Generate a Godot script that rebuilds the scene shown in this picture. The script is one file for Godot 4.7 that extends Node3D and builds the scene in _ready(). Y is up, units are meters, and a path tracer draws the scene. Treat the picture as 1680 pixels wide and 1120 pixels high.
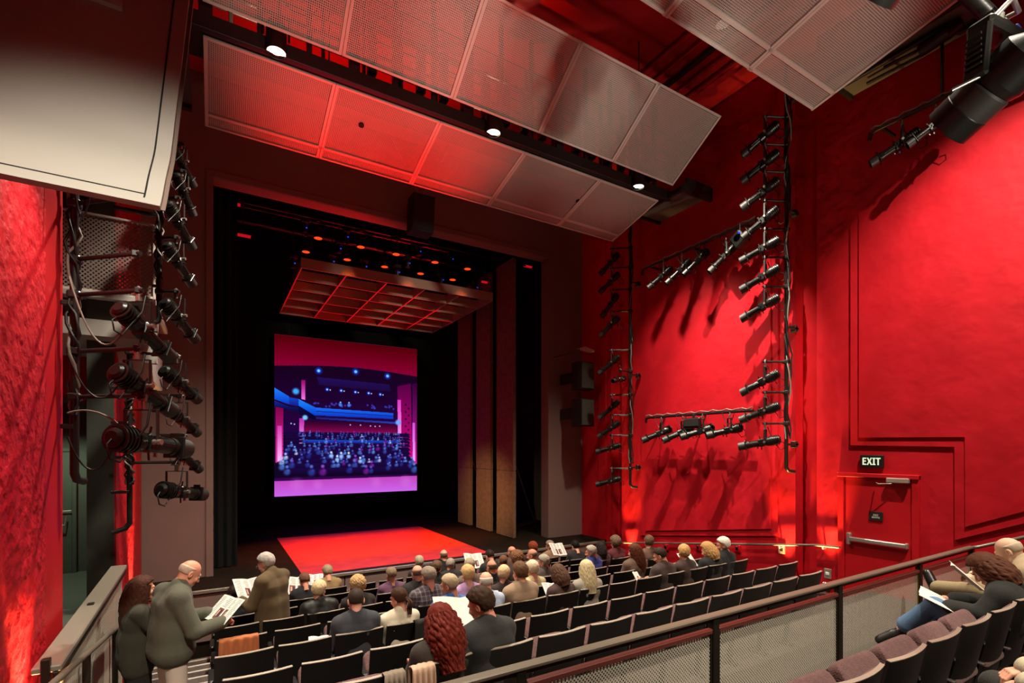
extends Node3D
# A small red theatre seen from its rear cross aisle, minutes before a show.
# Right-handed metres: the camera stands at the origin (eye height), x to house right, -z towards the stage.

const F_PX := 815.0
const WALL_R := 9.3
const WALL_L := -1.17
const PROS := -11.508
const STAGE := -2.52
const ROWZ := [-3.257, -4.157, -5.057, -5.957, -6.857, -7.757, -8.657, -9.557]
const ROWTOP := [-1.5, -1.685, -1.835, -1.99, -2.145, -2.29, -2.44, -2.57]
const ROWOFF := [0.083, 0.037, 0.0, 0.0, 0.0, 0.0, 0.0, 0.0]
const ROWPITCH := [0.531, 0.536, 0.511, 0.547, 0.515, 0.545, 0.515, 0.545]
const ROWN := [12, 14, 15, 14, 15, 14, 15, 14]
const ORD := ["first", "second", "third", "fourth", "fifth", "sixth", "seventh", "eighth", "ninth", "tenth", "eleventh", "twelfth", "thirteenth", "fourteenth", "fifteenth"]

var M := {}
var names := {}
var mesh_cache := {}

# ---------------------------------------------------------------- mesh builder
class Mb:
	var v := PackedVector3Array()
	var n := PackedVector3Array()
	var uv := PackedVector2Array()
	func tri(a: Vector3, b: Vector3, c: Vector3, na: Vector3, nb: Vector3, nc: Vector3, ua := Vector2.ZERO, ub := Vector2.ZERO, uc := Vector2.ZERO) -> void:
		# a, b, c run counter-clockwise seen from outside; stored clockwise
		v.append(a); v.append(c); v.append(b)
		n.append(na); n.append(nc); n.append(nb)
		uv.append(ua); uv.append(uc); uv.append(ub)
	func poly(pts: Array, out: Vector3) -> void:
		var nn := Vector3.ZERO
		for i in range(1, pts.size() - 1):
			nn += (pts[i] - pts[0]).cross(pts[i + 1] - pts[0])
		if nn.length() < 1e-12: return
		nn = nn.normalized()
		var flip := nn.dot(out) < 0.0
		if flip: nn = -nn
		for i in range(1, pts.size() - 1):
			if flip: tri(pts[0], pts[i + 1], pts[i], nn, nn, nn)
			else: tri(pts[0], pts[i], pts[i + 1], nn, nn, nn)
	func quad_uv(a: Vector3, b: Vector3, c: Vector3, d: Vector3, ua: Vector2, ub: Vector2, uc: Vector2, ud: Vector2) -> void:
		var nn := (b - a).cross(d - a).normalized()
		tri(a, b, c, nn, nn, nn, ua, ub, uc)
		tri(a, c, d, nn, nn, nn, ua, uc, ud)
	func box(c: Vector3, s: Vector3, bev := 0.0, bs := Basis()) -> Mb:
		var h := s * 0.5
		var b := minf(bev, minf(h.x, minf(h.y, h.z)) * 0.9)
		if b <= 0.0:
			for ax in 3:
				for sg in [-1.0, 1.0]:
					var o := Vector3.ZERO; o[ax] = sg
					var i := (ax + 1) % 3
					var j := (ax + 2) % 3
					var pts := []
					for q in [[-1, -1], [1, -1], [1, 1], [-1, 1]]:
						var p := Vector3.ZERO
						p[ax] = sg * h[ax]; p[i] = q[0] * h[i]; p[j] = q[1] * h[j]
						pts.append(c + bs * p)
					poly(pts, bs * o)
			return self
		for ax in 3:
			var i := (ax + 1) % 3
			var j := (ax + 2) % 3
			for sg in [-1.0, 1.0]:
				var pts := []
				for q in [[-1, -1], [1, -1], [1, 1], [-1, 1]]:
					var p := Vector3.ZERO
					p[ax] = sg * h[ax]; p[i] = q[0] * (h[i] - b); p[j] = q[1] * (h[j] - b)
					pts.append(c + bs * p)
				var o := Vector3.ZERO; o[ax] = sg
				poly(pts, bs * o)
			# edges parallel to ax
			for si in [-1.0, 1.0]:
				for sj in [-1.0, 1.0]:
					var p1 := Vector3.ZERO
					p1[i] = si * h[i]; p1[j] = sj * (h[j] - b); p1[ax] = -(h[ax] - b)
					var p2 := p1; p2[ax] = h[ax] - b
					var p3 := Vector3.ZERO
					p3[i] = si * (h[i] - b); p3[j] = sj * h[j]; p3[ax] = h[ax] - b
					var p4 := p3; p4[ax] = -(h[ax] - b)
					var o := Vector3.ZERO; o[i] = si; o[j] = sj
					poly([c + bs * p1, c + bs * p2, c + bs * p3, c + bs * p4], bs * o)
		for sx in [-1.0, 1.0]:
			for sy in [-1.0, 1.0]:
				for sz in [-1.0, 1.0]:
					poly([c + bs * Vector3(sx * h.x, sy * (h.y - b), sz * (h.z - b)), c + bs * Vector3(sx * (h.x - b), sy * h.y, sz * (h.z - b)), c + bs * Vector3(sx * (h.x - b), sy * (h.y - b), sz * h.z)], bs * Vector3(sx, sy, sz))
		return self
	func bar(a: Vector3, b: Vector3, w: float, t: float, bev := 0.0, up := Vector3.UP) -> Mb:
		# a box from a to b, w across, t along up
		var d := b - a
		var z := d.normalized()
		var u := up
		if absf(z.dot(u)) > 0.95: u = Vector3.RIGHT
		var x := u.cross(z).normalized()
		var y := z.cross(x)
		return box((a + b) * 0.5, Vector3(w, t, d.length()), bev, Basis(x, y, z))
	func tube(a: Vector3, b: Vector3, ra: float, rb := -1.0, seg := 10, caps := true) -> Mb:
		if rb < 0.0: rb = ra
		var z := (b - a).normalized()
		var x := (Vector3.UP if absf(z.y) < 0.9 else Vector3.RIGHT).cross(z).normalized()
		var y := z.cross(x)
		for i in seg:
			var t0 := TAU * i / seg
			var t1 := TAU * (i + 1) / seg
			var d0 := x * cos(t0) + y * sin(t0)
			var d1 := x * cos(t1) + y * sin(t1)
			tri(a + d0 * ra, a + d1 * ra, b + d1 * rb, d0, d1, d1)
			tri(a + d0 * ra, b + d1 * rb, b + d0 * rb, d0, d1, d0)
			if caps:
				if rb > 0.0: tri(b, b + d0 * rb, b + d1 * rb, z, z, z)
				if ra > 0.0: tri(a, a + d1 * ra, a + d0 * ra, -z, -z, -z)
		return self
	func path(pts: Array, r: float, seg := 7) -> Mb:
		var rings := []
		var x := Vector3.ZERO
		for k in pts.size():
			var d: Vector3
			if k == 0: d = pts[1] - pts[0]
			elif k == pts.size() - 1: d = pts[k] - pts[k - 1]
			else: d = (pts[k + 1] - pts[k]).normalized() + (pts[k] - pts[k - 1]).normalized()
			if d.length() < 1e-9: d = Vector3.UP
			d = d.normalized()
			if k == 0: x = (Vector3.UP if absf(d.y) < 0.9 else Vector3.RIGHT).cross(d).normalized()
			else:
				x = (x - d * x.dot(d))
				x = x.normalized() if x.length() > 1e-6 else (Vector3.UP if absf(d.y) < 0.9 else Vector3.RIGHT).cross(d).normalized()
			var y := d.cross(x)
			var ring := []
			for i in seg:
				ring.append(x * cos(TAU * i / seg) + y * sin(TAU * i / seg))
			rings.append(ring)
		for k in pts.size() - 1:
			for i in seg:
				var j := (i + 1) % seg
				var a: Vector3 = rings[k][i]; var b: Vector3 = rings[k][j]
				var c: Vector3 = rings[k + 1][j]; var d: Vector3 = rings[k + 1][i]
				tri(pts[k] + a * r, pts[k] + b * r, pts[k + 1] + c * r, a, b, c)
				tri(pts[k] + a * r, pts[k + 1] + c * r, pts[k + 1] + d * r, a, c, d)
		for e in [0, pts.size() - 1]:
			var o: Vector3 = (pts[0] - pts[1]) if e == 0 else (pts[e] - pts[e - 1])
			var ps := []
			for i in seg: ps.append(pts[e] + rings[e][i] * r)
			poly(ps, o)
		return self
	func lathe(prof: Array, tf := Transform3D(), seg := 20) -> Mb:
		# prof: [radius, height] along +y of tf; smooth round, crisp along
		for k in prof.size() - 1:
			var r0: float = prof[k][0]; var h0: float = prof[k][1]
			var r1: float = prof[k + 1][0]; var h1: float = prof[k + 1][1]
			var sl := Vector2(h1 - h0, -(r1 - r0))
			if sl.length() < 1e-9: continue
			sl = sl.normalized()
			for i in seg:
				var t0 := TAU * i / seg
				var t1 := TAU * (i + 1) / seg
				var c0 := Vector3(cos(t0), 0, -sin(t0)); var c1 := Vector3(cos(t1), 0, -sin(t1))
				var n0 := tf.basis * (c0 * sl.x + Vector3.UP * sl.y); var n1 := tf.basis * (c1 * sl.x + Vector3.UP * sl.y)
				var a := tf * (c0 * r0 + Vector3.UP * h0); var b := tf * (c1 * r0 + Vector3.UP * h0)
				var c := tf * (c1 * r1 + Vector3.UP * h1); var d := tf * (c0 * r1 + Vector3.UP * h1)
				if r0 > 1e-6: tri(a, b, c, n0, n1, n1)
				if r1 > 1e-6: tri(a, c, d, n0, n1, n0)
		return self
	func prism(p2: Array, depth: float, tf := Transform3D()) -> Mb:
		# outline in tf's xy plane, extruded along +z by depth
		var pk := PackedVector2Array(p2)
		if Geometry2D.is_polygon_clockwise(pk): pk.reverse()
		var ix := Geometry2D.triangulate_polygon(pk)
		var zf := tf.basis.z.normalized()
		for k in range(0, ix.size(), 3):
			var a := pk[ix[k]]; var b := pk[ix[k + 1]]; var c := pk[ix[k + 2]]
			poly([tf * Vector3(a.x, a.y, depth), tf * Vector3(b.x, b.y, depth), tf * Vector3(c.x, c.y, depth)], zf)
			poly([tf * Vector3(a.x, a.y, 0), tf * Vector3(b.x, b.y, 0), tf * Vector3(c.x, c.y, 0)], -zf)
		for i in pk.size():
			var a := pk[i]; var b := pk[(i + 1) % pk.size()]
			var o := tf.basis * Vector3(b.y - a.y, -(b.x - a.x), 0)
			poly([tf * Vector3(a.x, a.y, 0), tf * Vector3(b.x, b.y, 0), tf * Vector3(b.x, b.y, depth), tf * Vector3(a.x, a.y, depth)], o)
		return self
	func surf(nu: int, nv: int, f: Callable, flip := false) -> Mb:
		# a smooth grid f(u, v), u and v in 0..1; outside is du x dv
		var p := []
		for j in nv + 1:
			for i in nu + 1: p.append(f.call(float(i) / nu, float(j) / nv))
		var w := nu + 1
		var nn := []
		for j in nv + 1:
			for i in nu + 1:
				var du: Vector3 = p[j * w + mini(i + 1, nu)] - p[j * w + maxi(i - 1, 0)]
				var dv: Vector3 = p[mini(j + 1, nv) * w + i] - p[maxi(j - 1, 0) * w + i]
				var q := du.cross(dv)
				if q.length() < 1e-12: q = Vector3.UP
				nn.append(q.normalized() * (-1.0 if flip else 1.0))
		for j in nv:
			for i in nu:
				var a := j * w + i
				var b := a + 1
				var c := a + w + 1
				var d := a + w
				var ua := Vector2(float(i) / nu, float(j) / nv); var ub := Vector2(float(i + 1) / nu, float(j) / nv)
				var uc := Vector2(float(i + 1) / nu, float(j + 1) / nv); var ud := Vector2(float(i) / nu, float(j + 1) / nv)
				if flip:
					tri(p[a], p[c], p[b], nn[a], nn[c], nn[b], ua, uc, ub); tri(p[a], p[d], p[c], nn[a], nn[d], nn[c], ua, ud, uc)
				else:
					tri(p[a], p[b], p[c], nn[a], nn[b], nn[c], ua, ub, uc); tri(p[a], p[c], p[d], nn[a], nn[c], nn[d], ua, uc, ud)
		return self
	func sheet(nu: int, nv: int, f: Callable, th: float) -> Mb:
		# a bent plate of thickness th round the surface f
		var w := nu + 1
		var p := []
		for j in nv + 1:
			for i in nu + 1: p.append(f.call(float(i) / nu, float(j) / nv))
		var nn := []
		for j in nv + 1:
			for i in nu + 1:
				var du: Vector3 = p[j * w + mini(i + 1, nu)] - p[j * w + maxi(i - 1, 0)]
				var dv: Vector3 = p[mini(j + 1, nv) * w + i] - p[maxi(j - 1, 0) * w + i]
				nn.append(du.cross(dv).normalized() * th * 0.5)
		surf(nu, nv, func(u, vv): var k := int(round(vv * nv)) * w + int(round(u * nu)); return p[k] + nn[k])
		surf(nu, nv, func(u, vv): var k := int(round(vv * nv)) * w + int(round(u * nu)); return p[k] - nn[k], true)
		for i in nu:
			for j in [0, nv]:
				var a: int = j * w + i
				var b := a + 1
				var o: Vector3 = (p[w + i] - p[i]) * (-1.0 if j == 0 else 1.0)
				poly([p[a] + nn[a], p[b] + nn[b], p[b] - nn[b], p[a] - nn[a]], o)
		for j in nv:
			for i in [0, nu]:
				var a: int = j * w + i
				var b: int = a + w
				var o: Vector3 = (p[j * w + 1] - p[j * w]) * (-1.0 if i == 0 else 1.0)
				poly([p[a] + nn[a], p[b] + nn[b], p[b] - nn[b], p[a] - nn[a]], o)
		return self
	func pillow(c: Vector3, s: Vector3, bs := Basis(), e := 0.35, nu := 20, nv := 12) -> Mb:
		var h := s * 0.5
		surf(nu, nv, func(u, w):
			var a: float = TAU * u
			var b: float = PI * (w - 0.5)
			var cb := pow(maxf(cos(b), 0.0), e)
			return c + bs * Vector3(h.x * cb * signf(cos(a)) * pow(absf(cos(a)), e), h.y * cb * signf(sin(a)) * pow(absf(sin(a)), e), h.z * signf(sin(b)) * pow(absf(sin(b)), e)))
		return self
	func ball(c: Vector3, r: Vector3, nu := 14, nv := 9) -> Mb:
		return surf(nu, nv, func(u, w): return c + r * Vector3(cos(PI * (w - 0.5)) * cos(TAU * u), cos(PI * (w - 0.5)) * sin(TAU * u), sin(PI * (w - 0.5))))
	func add(o: Mb, tf: Transform3D) -> Mb:
		for p in o.v: v.append(tf * p)
		var b := tf.basis.orthonormalized()
		for p in o.n: n.append(b * p)
		uv.append_array(o.uv)
		return self
	func mesh() -> ArrayMesh:
		var a := []
		a.resize(Mesh.ARRAY_MAX)
		a[Mesh.ARRAY_VERTEX] = v
		a[Mesh.ARRAY_NORMAL] = n
		a[Mesh.ARRAY_TEX_UV] = uv
		var m := ArrayMesh.new()
		m.add_surface_from_arrays(Mesh.PRIMITIVE_TRIANGLES, a)
		return m

# ---------------------------------------------------------------- scene helpers
func numbered(called: String) -> String:
	if not names.has(called):
		names[called] = 0
		return called
	names[called] += 1
	return "%s_%03d" % [called, names[called]]

func tag(o: Node3D, label: String, category: String, group := "", kind := "") -> Node3D:
	if label: o.set_meta("label", label)
	if category: o.set_meta("category", category)
	if group: o.set_meta("group", group)
	if kind: o.set_meta("kind", kind)
	return o

func thing(called: String, label: String, category: String, at := Vector3.ZERO, turn := 0.0, group := "") -> Node3D:
	var o := Node3D.new()
	o.name = numbered(called)
	add_child(o, true)
	o.position = at
	o.rotation.y = turn
	tag(o, label, category, group)
	return o

func obj(called: String, shape, m: Material, parent: Node3D = null, at := Vector3.ZERO, rot := Vector3.ZERO) -> MeshInstance3D:
	var o := MeshInstance3D.new()
	o.mesh = shape.mesh() if shape is Mb else shape
	o.material_override = m
	o.position = at
	o.rotation = rot
	if parent == null:
		o.name = numbered(called)
		add_child(o, true)
	else:
		o.name = called
		parent.add_child(o, true)
	return o

func struct(called: String, shape, m: Material, parent: Node3D = null, at := Vector3.ZERO, label := "") -> MeshInstance3D:
	var o := obj(called, shape, m, parent, at)
	if parent == null: o.set_meta("kind", "structure")
	if label: o.set_meta("label", label)
	return o

func mat(called: String, c: Color, rough := 0.7, metal := 0.0, opts := {}) -> StandardMaterial3D:
	var m := StandardMaterial3D.new()
	m.resource_name = called
	m.albedo_color = c
	m.roughness = rough
	m.metallic = metal
	m.metallic_specular = opts.get("spec", 0.5)
	if opts.has("emit"):
		m.emission_enabled = true
		m.emission = opts.emit
		m.emission_energy_multiplier = opts.get("power", 1.0)
	if opts.has("normal"):
		m.normal_enabled = true
		m.normal_texture = opts.normal
		m.normal_scale = opts.get("nscale", 1.0)
	if opts.has("tex"): m.albedo_texture = opts.tex
	if opts.has("tri"):
		m.uv1_triplanar = true
		m.uv1_world_triplanar = opts.get("world", true)
		m.uv1_scale = Vector3.ONE * opts.tri
	if opts.has("rim"):
		m.rim_enabled = true
		m.rim = opts.rim
		m.rim_tint = 0.5
	if opts.get("scissor", false):
		m.transparency = BaseMaterial3D.TRANSPARENCY_ALPHA_SCISSOR
		m.alpha_scissor_threshold = 0.5
		m.cull_mode = BaseMaterial3D.CULL_DISABLED
	M[called] = m
	return m

func rgb(r: int, g: int, b: int) -> Color:
	return Color(r / 255.0, g / 255.0, b / 255.0)

func noise_tex(freq: float, oct: int, size: int, as_normal: bool, bump := 4.0, ramp: Gradient = null, sd := 3, kind := FastNoiseLite.TYPE_SIMPLEX_SMOOTH) -> NoiseTexture2D:
	var nz := FastNoiseLite.new()
	nz.seed = sd
	nz.noise_type = kind
	nz.frequency = freq
	nz.fractal_octaves = oct
	var t := NoiseTexture2D.new()
	t.noise = nz
	t.width = size
	t.height = size
	t.seamless = true
	t.as_normal_map = as_normal
	t.bump_strength = bump
	if ramp: t.color_ramp = ramp
	return t

func ramp2(a: Color, b: Color) -> Gradient:
	var g := Gradient.new()
	g.set_color(0, a)
	g.set_color(1, b)
	return g

func hole_tex(n: int, r: float, stagger: bool, c := Color.WHITE) -> ImageTexture:
	# one repeat of a perforated sheet: a hole (alpha 0) per cell
	var im := Image.create(n, n, false, Image.FORMAT_RGBA8)
	for y in n:
		for x in n:
			var d := 9.0
			var cs := [Vector2(0.5, 0.5)] if not stagger else [Vector2(0.25, 0.25), Vector2(0.75, 0.75)]
			for q in cs:
				d = minf(d, (Vector2((x + 0.5) / n, (y + 0.5) / n) - q).length())
			im.set_pixel(x, y, Color(c.r, c.g, c.b, clampf((d - r) * n * 0.5 + 0.5, 0.0, 1.0)))
	return ImageTexture.create_from_image(im)

func spot(called: String, at: Vector3, to: Vector3, energy: float, c: Color, half_angle: float, blend := 0.6, size := 0.08) -> SpotLight3D:
	var l := SpotLight3D.new()
	l.name = numbered(called)
	add_child(l, true)
	l.position = at
	var d := (to - at).normalized()
	l.basis = Basis.looking_at(d, Vector3.UP if absf(d.y) < 0.98 else Vector3.FORWARD)
	l.light_energy = energy
	l.light_color = c
	l.spot_angle = half_angle
	l.spot_angle_attenuation = blend
	l.spot_range = 40.0
	l.spot_attenuation = 2.0
	l.light_size = size
	l.shadow_enabled = true
	return l

func rng_at(s: int) -> RandomNumberGenerator:
	var r := RandomNumberGenerator.new()
	r.seed = s
	return r

# ---------------------------------------------------------------- camera, exposure, lamps of the house with unseen and added ones
func _ready() -> void:
	setup_camera()
	make_materials()
	house_lights()
	build_room()
	build_left_bay()
	build_stage()
	build_reflectors()
	build_rails()
	build_fixtures()
	build_signs()
	build_chairs()
	build_people()

func setup_camera() -> void:
	var cam := Camera3D.new()
	cam.name = "camera"
	add_child(cam)
	cam.projection = Camera3D.PROJECTION_FRUSTUM
	cam.near = 0.05
	cam.far = 80.0
	cam.size = 0.05 * 1120.0 / F_PX
	cam.frustum_offset = Vector2(0.0, 0.05 * (736.0 - 560.0) / F_PX)   # a shift lens: level camera, lens moved up
	cam.rotation.y = -deg_to_rad(30.912)
	cam.current = true
	var we := WorldEnvironment.new()
	we.name = "world_environment"
	var e := Environment.new()
	e.background_mode = Environment.BG_COLOR
	e.background_color = Color(0, 0, 0)
	e.tonemap_mode = Environment.TONE_MAPPER_LINEAR
	e.tonemap_exposure = 1.0
	e.sdfgi_enabled = true
	e.ssao_enabled = true
	e.ssil_enabled = true
	we.environment = e
	add_child(we)

const WARM := Color(1.0, 0.86, 0.7)
const HOUSE := Color(1.0, 0.955, 0.87)

func house_lights() -> void:
	# three downlights in the slot of the first lighting bridge (their fittings are built with the bridge)
	for x in [0.724, 4.1, 7.508]:
		spot("bridge_downlight", Vector3(x, 5.36, -7.47), Vector3(x, 0.0, -7.40), 60.0 if x < 7.0 else 34.0, HOUSE, 50.0, 0.9, 0.1)
	# wall washers out of view above the reflectors, placed to light the right wall
	spot("unseen_wall_washer", Vector3(6.8, 6.55, -4.95), Vector3(9.3, 0.7, -6.6), 92.0, HOUSE, 20.0, 0.8, 0.035)
	spot("unseen_wall_washer", Vector3(6.9, 6.2, -1.2), Vector3(9.3, 0.3, -2.9), 80.0, HOUSE, 36.0, 1.0, 0.035)
	# rear lamps out of view, placed to light the rear seats and guard rail
	for x in [2.4, 5.4]:
		spot("unseen_house_lamp", Vector3(x, 6.3, -1.3), Vector3(x, 0.0, -1.9), 40.0, HOUSE, 31.0, 0.8, 0.1)
		spot("unseen_house_lamp", Vector3(x, 6.6, 2.4), Vector3(x, -1.5, -0.8), 46.0, HOUSE, 26.0, 0.9, 0.12)
	# a lamp out of view over the left aisle, placed to light the balcony lip
	spot("unseen_aisle_lamp", Vector3(0.5, 6.0, 1.0), Vector3(-0.6, -1.6, -4.6), 84.0, HOUSE, 17.0, 1.0, 0.12)
	# unseen beam from behind the camera, placed to light the edge of the hung grid
	spot("unseen_grid_beam", Vector3(4.2, 3.1, 3.0), Vector3(4.3, 3.3, -12.6), 72.0, HOUSE, 8.6, 0.6, 0.06)
	# unseen lamp behind the balcony lip, placed to light the rough left pilaster
	spot("unseen_pilaster_lamp", Vector3(-0.5, 2.25, -4.75), Vector3(-0.75, -2.0, -4.9), 2.6, HOUSE, 76.0, 0.8, 0.05)
	# unseen lamp above the passage lintel, placed to light the end wall and door
	spot("unseen_passage_lamp", Vector3(-2.2, 0.7, -10.3), Vector3(-2.2, -2.0, -10.7), 4.0, Color(0.9, 1.0, 0.85), 60.0, 0.8, 0.05)
	# unseen lamps on the lighting bridge, placed to light the red ceiling over it
	for x in [0.45, 4.4]:
		spot("unseen_bridge_lamp", Vector3(x, 5.83, -7.95), Vector3(x + 0.1, 7.4, -7.85), 2.4, WARM, 72.0, 0.7, 0.05)
	# added fill behind the camera brightens the hung reflectors; an unseen red lamp reddens them
	for x in [1.6, 4.4, 7.2]:
		spot("added_reflector_fill", Vector3(x, -0.55, 3.5), Vector3(x, 6.3, -6.2), 33.0, HOUSE, 12.0, 0.6, 0.1)
	spot("unseen_red_lamp", Vector3(2.7, -2.3, -10.18), Vector3(2.5, 5.2, -8.35), 95.0, Color(1.0, 0.07, 0.06), 19.0, 0.9, 0.08)

func make_materials() -> void:
	var soft := noise_tex(0.012, 4, 512, true, 3.0)
	var rough := noise_tex(0.03, 5, 512, true, 14.0, null, 9)
	var fine := noise_tex(0.09, 3, 256, true, 5.0, null, 5)
	var blotch := noise_tex(0.01, 4, 512, false, 1.0, ramp2(rgb(176, 12, 26), rgb(199, 19, 35)), 7)
	var blotchg := noise_tex(0.012, 4, 512, false, 1.0, ramp2(Color(0.82, 0.82, 0.82), Color(1, 1, 1)), 8)
	mat("red_plaster", Color.WHITE, 0.62, 0.0, {"tex": blotch, "normal": soft, "nscale": 0.5, "tri": 0.22, "spec": 0.35})
	mat("red_rough_plaster", Color.WHITE, 0.55, 0.0, {"tex": blotch, "normal": rough, "nscale": 0.3, "tri": 0.55, "spec": 0.4})
	mat("red_paint", rgb(188, 18, 28), 0.45, 0.0, {"normal": soft, "nscale": 0.2, "tri": 0.3, "spec": 0.4})
	mat("proscenium_paint", rgb(128, 106, 98), 0.7, 0.0, {"normal": soft, "nscale": 0.2, "tri": 0.3})
	mat("parapet_paint", rgb(186, 182, 174), 0.5, 0.0, {"normal": soft, "nscale": 0.06, "tri": 0.2})
	mat("joint_black", rgb(12, 12, 10), 0.8)
	mat("dark_grey_wall", rgb(66, 70, 62), 0.7, 0.0, {"normal": soft, "nscale": 0.2, "tri": 0.3})
	mat("grey_door", rgb(70, 76, 68), 0.45, 0.0, {"normal": soft, "nscale": 0.1, "tri": 0.3})
	mat("red_ceiling", rgb(176, 14, 18), 0.55, 0.0, {"normal": soft, "nscale": 0.2, "tri": 0.3})
	mat("carpet", rgb(64, 50, 46), 0.95, 0.0, {"tex": blotchg, "normal": fine, "nscale": 0.6, "tri": 1.4})
	mat("step_carpet", rgb(92, 80, 74), 0.95, 0.0, {"tex": blotchg, "normal": fine, "nscale": 0.6, "tri": 1.4})
	mat("nosing", rgb(200, 192, 180), 0.5)
	mat("stage_floor", rgb(38, 29, 23), 0.8, 0.0, {"spec": 0.15, "tex": blotchg, "tri": 0.5})
	mat("dance_floor", rgb(214, 64, 46), 0.5, 0.0, {"tex": noise_tex(0.02, 3, 256, false, 1.0, ramp2(Color(0.84, 0.84, 0.84), Color(1, 1, 1)), 4), "tri": 0.4, "spec": 0.3})
	mat("black_drape", rgb(3, 3, 3), 0.95)
	mat("black_metal", rgb(22, 22, 21), 0.42, 0.0, {"spec": 0.6})
	mat("fixture_black", rgb(27, 27, 25), 0.33, 0.35, {"normal": fine, "nscale": 0.12, "tri": 4.0, "world": false, "spec": 0.6})
	mat("tube_black", rgb(34, 33, 31), 0.5, 0.0, {"spec": 0.6})
	mat("bare_steel", rgb(170, 168, 160), 0.34, 0.8)
	mat("lens_glass", rgb(30, 32, 38), 0.08, 0.0, {"spec": 0.9})
	mat("black_cable", rgb(18, 18, 18), 0.5)
	mat("grey_cable", rgb(132, 126, 116), 0.5)
	mat("blue_label", rgb(40, 70, 190), 0.5)
	mat("brass", rgb(176, 140, 70), 0.3, 0.9)
	mat("flat_board", rgb(124, 96, 70), 0.75, 0.0, {"tex": blotchg, "normal": fine, "nscale": 0.25, "tri": 0.8})
	mat("grid_paint", rgb(160, 126, 108), 0.6)
	mat("frame_metal", rgb(206, 194, 186), 0.5, 0.0, {"spec": 0.5})
	mat("gantry_grey", rgb(104, 106, 96), 0.6)
	var ht := hole_tex(64, 0.27, false)
	mat("perforated_reflector", rgb(178, 168, 160), 0.55, 0.0, {"tex": ht, "scissor": true})
	M["perforated_reflector"].uv1_scale = Vector3(1.0 / 0.026, 1.0 / 0.026, 1)
	var hs := hole_tex(64, 0.225, true)
	mat("perforated_guard", rgb(206, 198, 180), 0.45, 0.1, {"tex": hs, "scissor": true})
	M["perforated_guard"].uv1_scale = Vector3(1.0 / 0.03, 1.0 / 0.03, 1)
	mat("perforated_parapet", rgb(160, 140, 132), 0.5, 0.2, {"tex": hs, "scissor": true})
	M["perforated_parapet"].uv1_scale = Vector3(1.0 / 0.056, 1.0 / 0.056, 1)
	mat("rail_bronze", rgb(120, 108, 94), 0.36, 0.35, {"spec": 0.6})
	mat("rail_dark", rgb(40, 34, 28), 0.4, 0.3)
	mat("rail_red", rgb(110, 52, 46), 0.32, 0.2, {"spec": 0.6})
	mat("cap_grey", rgb(128, 120, 108), 0.4, 0.1)
	mat("seat_shell", rgb(17, 16, 15), 0.42, 0.0, {"spec": 0.5, "normal": fine, "nscale": 0.08, "tri": 3.0, "world": false})
	mat("seat_fabric", rgb(112, 78, 76), 0.95, 0.0, {"tex": blotchg, "normal": fine, "nscale": 0.7, "tri": 3.0, "world": false, "rim": 0.5})
	mat("seat_lit_edge", rgb(150, 136, 122), 0.4, 0.2)  # paler tone for light caught on the top edge of the seat backs
	mat("seat_metal", rgb(26, 24, 23), 0.4, 0.3)
	mat("seat_steel", rgb(190, 186, 178), 0.25, 0.9)
	mat("sign_black", rgb(16, 17, 15), 0.5)
	mat("sign_letter", rgb(214, 236, 206), 0.5, 0.0, {"emit": rgb(214, 240, 206), "power": 0.55})
	mat("sign_white", rgb(220, 220, 215), 0.5)
	mat("sign_brown", rgb(40, 30, 26), 0.5)
	mat("steel_satin", rgb(196, 188, 178), 0.3, 0.7)
	mat("closer_grey", rgb(176, 160, 152), 0.4, 0.4)
	mat("speaker_grille", rgb(58, 60, 52), 0.7, 0.0, {"normal": fine, "nscale": 0.5, "tri": 3.0, "world": false})
	mat("speaker_black", rgb(20, 20, 18), 0.6)
	mat("paper", rgb(222, 218, 206), 0.75)
	mat("lamp_glow", Color.WHITE, 0.5, 0.0, {"emit": Color(1.0, 0.95, 0.85), "power": 6.0})
	mat("lamp_dim", Color.WHITE, 0.5, 0.0, {"emit": Color(1.0, 0.95, 0.85), "power": 0.3})
	mat("orange_glow", Color.BLACK, 0.5, 0.0, {"emit": Color(1.0, 0.24, 0.07), "power": 1.6})
	mat("cue_glow", Color.BLACK, 0.5, 0.0, {"emit": Color(0.8, 0.06, 0.12), "power": 0.8})
	mat("blue_glow", Color.BLACK, 0.5, 0.0, {"emit": Color(0.12, 0.3, 1.0), "power": 0.8})
	mat("uplight_glow", Color.WHITE, 0.5, 0.0, {"emit": Color(1.0, 0.75, 0.45), "power": 2.0})

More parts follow.
